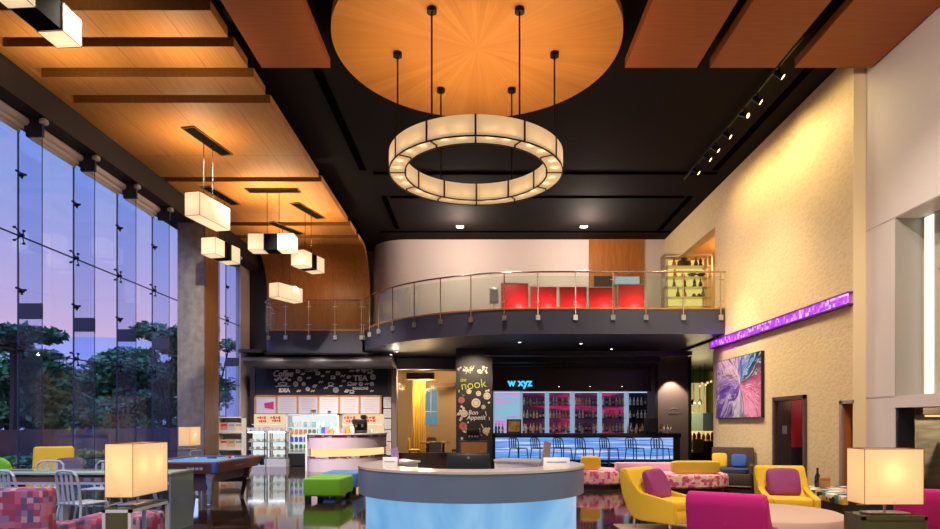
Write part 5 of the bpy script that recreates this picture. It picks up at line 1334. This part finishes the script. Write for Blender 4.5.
MB().box(px(688, 26.6), px(716, 26.6), -.3, .1, 0, pz(431, 26.6)).build('counter', 'cream_wall', t)
t = thing('buffet_counter', 'dark wood buffet counter at the right restaurant entrance', 'buffet', (px(702, 24.6), 24.6, 0))
MB().box(-.62, .72, -.3, .3, 0, .82, .01).build('carcass', 'dark_wood', t); MB().box(-.66, .76, -.34, .34, .82, .87, .01).build('worktop', 'frame_wood', t)
for i in range(7):
    o = MB().lathe([(.05, 0), (.07, .02), (.07, .14 + .04 * (i % 3)), (.03, .2 + .04 * (i % 3)), (.03, .24 + .04 * (i % 3))], n=12).build('jar', ['b_amber', 'b_brown', 'b_red'][i % 3], loc=(px(702, 24.6) - .52 + i * .18, 24.5, .87)); tag(o, '%s jar on the restaurant buffet, %s from the left' % (['amber', 'brown', 'red'][i % 3], ORD[i]), 'jar', 'jars on the buffet')
t = thing('globe_light', 'cluster of small glowing globes hanging in the green restaurant', 'pendant light', (px(705, 24.5), 24.5, pz(384, 24.5)))
for i, (x, z) in enumerate(((-.2, -.08), (-.08, .03), (.03, -.03), (.14, .06), (.24, .1))):
    MB().soft((x, (i % 2) * .1, z), (.09, .09, .09), 2, nu=12, nv=8).build('globe', 'led_warm', t)
MB().cyl((0, 0, .0), (0, 0, 3.88 - pz(384, 24.5)), .01, n=6).tube([(-.2, 0, -.03), (0, 0, .1), (.24, 0, .15)], .006, 5).build('stem', 'black', t)
for i, x in enumerate((693, 700)):
    t = thing('black_pendant', 'slim black pendant lamp before the cream restaurant panel, %s one' % ['left', 'right'][i], 'pendant light', (px(x, 25.5), 25.5, pz(402, 25.5)), 0, 'slim black pendants')
    MB().lathe([(.02, .12), (.09, .02), (.09, -.06), (.02, -.12)], n=12).build('shade', 'black', t); MB().cyl((0, 0, .1), (0, 0, 3.88 - pz(402, 25.5)), .01, n=6).build('cord', 'black', t)
side = dup(bpy.data.objects['side_chair'], (px(696, 23.9), 23.9, 0), PI, 'mustard chair by the restaurant buffet right of the dark pillar'); side['group'] = 'restaurant chairs'
t = thing('pillar_emblem', 'faint pale emblem with two lines on the lit brown pillar', 'emblem', (px(674, 21.38), 21.39, pz(411, 21.4)))
MB().tube([(.16 * math.cos(a), 0, .1 * math.sin(a)) for a in [PI * i / 10 for i in range(11)]], .008, 5).box(-.22, .22, -.004, .004, -.06, -.045).box(-.17, .17, -.004, .004, -.1, -.088).build('emblem', mat('emblem print', (150, 136, 126), .6), t)
# service shelves behind the white wall
t = thing('service_shelf', 'dark shelf unit with glowing bays behind the right doorway', 'shelf', (9.0, 11.4, 0))
MB().box(0, 1.8, 0, .5, 0, .35).box(0, 1.8, 0, .5, .62, .95).box(0, 1.8, 0, .5, 1.2, 1.35).box(0, .08, 0, .5, 0, 1.35).box(1.7, 1.8, 0, .5, 0, 1.35).build('carcass', 'black', t)
MB().box(.08, 1.7, .45, .48, .35, .62).build('lit_bay', 'led_warm', t); MB().box(.08, 1.7, .45, .48, .95, 1.2).build('lit_bay', 'led_warm', t)
t = thing('wall_light', 'warm glowing strip under the dark cupboard behind the right doorway', 'wall light', (8.5, 12.0, 1.62))
MB().box(0, 2.2, 0, .2, .06, .8).build('cupboard', 'dark_wood', t); MB().box(.1, 2.1, .05, .1, .02, .05).build('strip', 'led_warm', t)
# downlights under the balcony
for i, (x, y) in enumerate(((391, 354), (397, 351), (482.5, 352), (519.6, 341.6), (581, 343), (611.5, 348.5), (670, 352))):
    Y = (3.95 - EYE) * 627 / (424 - y)
    t = thing('downlight', 'small round downlight in the dark soffit under the balcony, %s from the left' % ORD[i], 'downlight', (px(x, Y), Y, 3.95), 0, 'downlights under the balcony')
    MB().lathe([(.06, -.02), (.06, 0)], n=14).build('trim_ring', 'black', t); MB().lathe([(.04, -.026), (.04, -.02)], n=14).build('lens', 'downlight', t)
# ================================================================ TREES OUTSIDE
def tree(px_, Y, ztop, w, label, fm, seed, trunk=True, z0=1.2, n=3600, flat=.55, kinds='tree'):
    R_ = random.Random(seed); X_ = px(px_, Y)
    t = thing('garden_tree' if trunk else 'garden_shrub', label, 'tree' if trunk else 'shrub', (X_, Y, -.1), 0, 'trees in the garden' if trunk else 'shrubs in the garden')
    m = MB(); H = ztop + .1
    cl = []
    for k in range(14):
        a = R_.uniform(0, 2 * PI); rr = w * math.sqrt(R_.random()); zz = z0 + (H - z0 - .5) * (R_.random() ** .7)
        f = 1 - .5 * max(0, (zz - z0) / max(H - z0, .1))
        cl.append((rr * math.cos(a) * f, rr * math.sin(a) * f, zz, w * R_.uniform(.3, .55)))
    for k in range(n):
        c = cl[k % len(cl)]; d_ = Vector((R_.gauss(0, 1), R_.gauss(0, 1), R_.gauss(0, 1))); d_ = d_.normalized() * R_.random() ** .4
        p = Vector((c[0] + d_.x * c[3], c[1] + d_.y * c[3], min(c[2] + d_.z * c[3] * flat, H)))
        u = Vector((R_.gauss(0, 1), R_.gauss(0, 1), R_.gauss(0, .5))).normalized(); v = u.cross(Vector((R_.gauss(0, 1), R_.gauss(0, 1), 1)).normalized()); s = R_.uniform(.12, .25)
        m.quad([p - u * s, p + v * s * .55, p + u * s, p - v * s * .55])
    m.build('foliage', fm, t, False, recalc=False)
    m = MB()
    if trunk:
        m.tube([(0, 0, 0), (.1, 0, z0 * .6), (0, .1, z0 + .6)], .14, 7)
        for c in cl[:7]: m.tube([(0, .1, z0 + .4), (c[0] * .5, c[1] * .5, (c[2] + z0 + .6) / 2), (c[0], c[1], c[2])], .05, 5)
    else:
        for c in cl[:5]: m.tube([(0, 0, 0), (c[0] * .6, c[1] * .6, c[2])], .03, 5)
    m.build('trunk', 'trunk', t)
tree(12, 24, pz(318, 24), 1.7, 'tree with flat spreading crown at the far left outside the glass', 'foliage', 11, n=2600, z0=4.2, flat=.3)
tree(6, 26, pz(348, 26), 2.6, 'dense dark tree low at the left edge outside the glass', 'foliage2', 12, n=5200)
tree(45, 28, pz(356, 28), 2.6, 'dense dark tree seen between the first two glass fins', 'foliage', 13, n=5200)
tree(78, 30, pz(372, 30), 2.4, 'lower leafy tree seen behind the second glass fin', 'foliage2', 14, n=4200)
tree(98, 33, pz(386, 33), 2.2, 'pale green low tree under the distant hill', 'foliage2', 15, n=3600)
tree(122, 31, pz(346, 31), 2.3, 'tall layered tree seen beyond the third glass fin', 'foliage', 16, n=5200, flat=.4)
tree(150, 34, pz(352, 34), 2.2, 'leafy tree between the last fins before the column', 'foliage2', 17, n=4200)
tree(168, 33, pz(314, 33), 1.9, 'tallest slender tree beside the concrete column outside', 'foliage', 18, n=5200, flat=.45)
tree(212, 40, pz(318, 40), 2.0, 'tree seen through the glass right of the column', 'foliage2', 19, n=2400)
tree(30, 40, pz(352, 40), 4.6, 'wide dark tree mass further back behind the first glass fins', 'foliage2', 31, n=5200)
tree(105, 44, pz(376, 44), 5.0, 'wide low tree mass further back under the distant hill', 'foliage', 32, n=5200)
tree(160, 46, pz(350, 46), 4.4, 'wide dark tree mass further back beside the concrete column', 'foliage2', 33, n=5200)
tree(24, 16.4, .95, .8, 'dark shrub under the garden wall, behind the yellow window chair', 'foliage', 21, False, .3, 1500)
tree(82, 18.4, 1.0, .8, 'dark shrub under the garden wall, behind the blue window chair', 'foliage2', 22, False, .3, 1500)
tree(-2, 15.0, 1.0, .7, 'dark shrub under the garden wall, behind the lime green chair', 'foliage2', 23, False, .3, 1300)
# ================================================================ LIGHT, SKY, CAMERA
sc_ = bpy.context.scene
bpy.context.view_layer.update()
for t, off_, e in bulbs:
    p = t.matrix_world @ Vector(off_)
    light('POINT', p, e, (255, 222, 170), .025)
w = bpy.data.worlds.new('dusk'); sc_.world = w; w.use_nodes = True; nt = w.node_tree; N = nt.nodes; L = nt.links
bg = N['Background']; tc = N.new('ShaderNodeTexCoord'); sp = N.new('ShaderNodeSeparateXYZ'); L.new(tc.outputs['Generated'], sp.inputs[0])
r = ramp(N, [(.0, (80, 72, 90)), (.02, (205, 176, 200)), (.09, (204, 170, 200)), (.17, (176, 160, 204)), (.30, (134, 150, 208)), (.6, (80, 112, 186))])
L.new(sp.outputs['Z'], r.inputs['Fac']); L.new(r.outputs['Color'], bg.inputs['Color']); bg.inputs['Strength'].default_value = 1.4
cam = bpy.data.cameras.new('camera'); co = bpy.data.objects.new('camera', cam); C.objects.link(co); sc_.camera = co
co.location = (0, 0, EYE); co.rotation_euler = (PI / 2, 0, 0)
cam.sensor_width = 36; cam.lens = 36 * 627 / 940; cam.shift_y = 159.5 / 940; cam.shift_x = -9 / 940; cam.clip_end = 300
# lamps of the room, plus added fill lights as marked
W_ = (255, 222, 172); NE = (255, 236, 214)
for x, y in ((-6.1, 13.6), (-6.0, 17.0), (-5.2, 16.6), (-4.9, 18.5), (-6.2, 20.0), (-5.9, 8.4)):
    light('SPOT', (x, y, 6.75 if y > 9 else 7.3), 110 if y > 9 else 40, W_, .05, target=(x, y + .01, 9), spot=165, blend=.8)
for k in range(8):
    a = 2 * PI * k / 8
    light('SPOT', (-.05 + 1.31 * math.cos(a), 10.46 + 1.31 * math.sin(a), 6.05), 40, W_, .05, target=(-.05 + 1.3 * math.cos(a), 10.46 + 1.3 * math.sin(a), 8), spot=150, blend=.9)
for (y, lit) in hd:
    light('SPOT', (5.62, y - .05, 7.85), 150 if lit == 2 else 70, (255, 226, 170), .05, target=(6.69, y + .2, 6.0), spot=140, blend=1)
for x, y in ((px(460, 21.1), 21.1), (px(583.7, 21.1), 21.1)):
    light('POINT', (x, 20.3, 7.6), 260, (255, 232, 214), .05)
light('POINT', (8.2, 19.6, 6.9), 160, (255, 200, 130), .1)
light('POINT', (px(397, 21), 20.6, 3.8), 20, (255, 225, 190), .05)
for x in (270, 315, 360): light('SPOT', (px(x, 20.4), 20.6, 3.85), 180, (255, 240, 236), .06, target=(px(x, 21.5), 21.8, 1.2), spot=120, blend=1)
light('POINT', (px(404, 25), 25.0, 2.9), 130, (255, 222, 176), .1)  # added fill for the dark left side of the dining niche
light('POINT', (px(425, 25), 25.2, 3.2), 380, (255, 214, 160), .2)
light('POINT', (8.9, 25.4, 2.3), 260, (255, 232, 170), .2)
light('SPOT', (px(474, 19.9), 18.9, 3.8), 260, (255, 235, 200), .04, target=(px(474, YN), YN + .1, 2.4), spot=85, blend=.9)
light('SPOT', (px(673, 21), 21.0, 3.25), 230, (255, 226, 200), .03, target=(px(673, 21.4), 21.42, 1.7), spot=78, blend=.4)
light('POINT', (9.4, 10.6, 2.3), 420, (255, 224, 170), .1)
light('POINT', (7.5, 13.2, 2.1), 12, (255, 200, 170), .1)
for x in (1.2, 2.6, 4.0, 5.4): light('SPOT', (x, 22.2, 3.3), 380, (255, 220, 190), .03, target=(x, 22.95, 1.6), spot=110, blend=1)  # added fill lighting the bottles from the front
light('SPOT', (-4.6, 15.2, 7.7), 4600, NE, .05, target=(-4.6, 20.2, .8), spot=60, blend=1)  # added fill aimed at the cafe counter front
light('SPOT', (-5.4, 13.2, 7.6), 1500, NE, .05, target=(-8.1, 17.9, 3.4), spot=56, blend=1)  # added fill to lift the concrete column
light('SPOT', (-5.6, 20.4, 7.3), 150, W_, .05, target=(-6, 23.3, 5.6), spot=90, blend=1)  # added fill for the wood wall behind the left balcony
light('POINT', (6.35, 16.9, 3.75), 7, (190, 30, 255), .05)  # added purple light, boosts the strip's glow on the balcony edge
for x in (-6.9, -5.0): light('SPOT', (x, 10.4, 6.9), 60, W_, .05, target=(x, 10.41, 9), spot=165, blend=.8)  # added uplights for the near wood slabs, no pendants hang here
light('SPOT', (0, -2.6, 6.5), 1500, NE, .05, target=(0, 5.0, 1.0), spot=50, blend=1)  # added frontal fill on the reception desk band
light('SPOT', (-3, -1.6, 7.0), 550, NE, .05, target=(-4.2, 6.5, .8), spot=45, blend=1)  # added frontal fill for the left foreground
light('SPOT', (-5.8, 20.0, 6.0), 420, NE, .05, target=(-8.5, 23, 3.4), spot=60, blend=1)  # added fill for the pale reveal beyond the glazing
for y in (11.5, 14.2, 16.6): light('SPOT', (3.2, y - .6, 7.8), 900, (255, 232, 196), .04, target=(6.69, y + .3, 2.2), spot=75, blend=1)  # added wash to brighten the lower gold wall
light('SPOT', (3.6, 15.6, 7.8), 900, (255, 244, 230), .04, target=(6.69, 16.08, 2.5), spot=36, blend=.8)  # added spot to brighten the abstract print
light('SPOT', (3.4, 4.2, 7.6), 1250, NE, .05, target=(6.9, 11.2, 4.2), spot=80, blend=1)  # added frontal fill for the white wall and beige pillar
sun = light('SUN', (-20, -5, 20), 3.2, (176, 196, 250), .1, target=(-14, 14, 0)); sun.data.angle = math.radians(60)
# added fill spots over the seating and behind the camera, without fixtures
for x, y, e in ((-3.2, 3.5, 1700), (3.2, 3.5, 1900), (0, -1.5, 2000), (4.6, 9.0, 1000), (-5.5, 9.0, 1100), (4.0, 14.5, 1000), (-2.6, 14.5, 1000), (.5, 16.2, 800), (-6.0, 14.8, 900)):
    light('SPOT', (x, y, 7.7), e, NE, .05, target=(x, y + .01, 0), spot=116, blend=1)
sc_.view_settings.view_transform = 'Standard'; sc_.view_settings.look = 'None'; sc_.view_settings.exposure = 0; sc_.view_settings.gamma = 1
sc_.view_settings.use_curve_mapping = False
sc_.cycles.max_bounces = 8; sc_.cycles.diffuse_bounces = 3; sc_.cycles.glossy_bounces = 4; sc_.cycles.transparent_max_bounces = 24; sc_.cycles.caustics_reflective = False; sc_.cycles.caustics_refractive = False
sc_.cycles.sample_clamp_indirect = 4; sc_.cycles.use_denoising = True
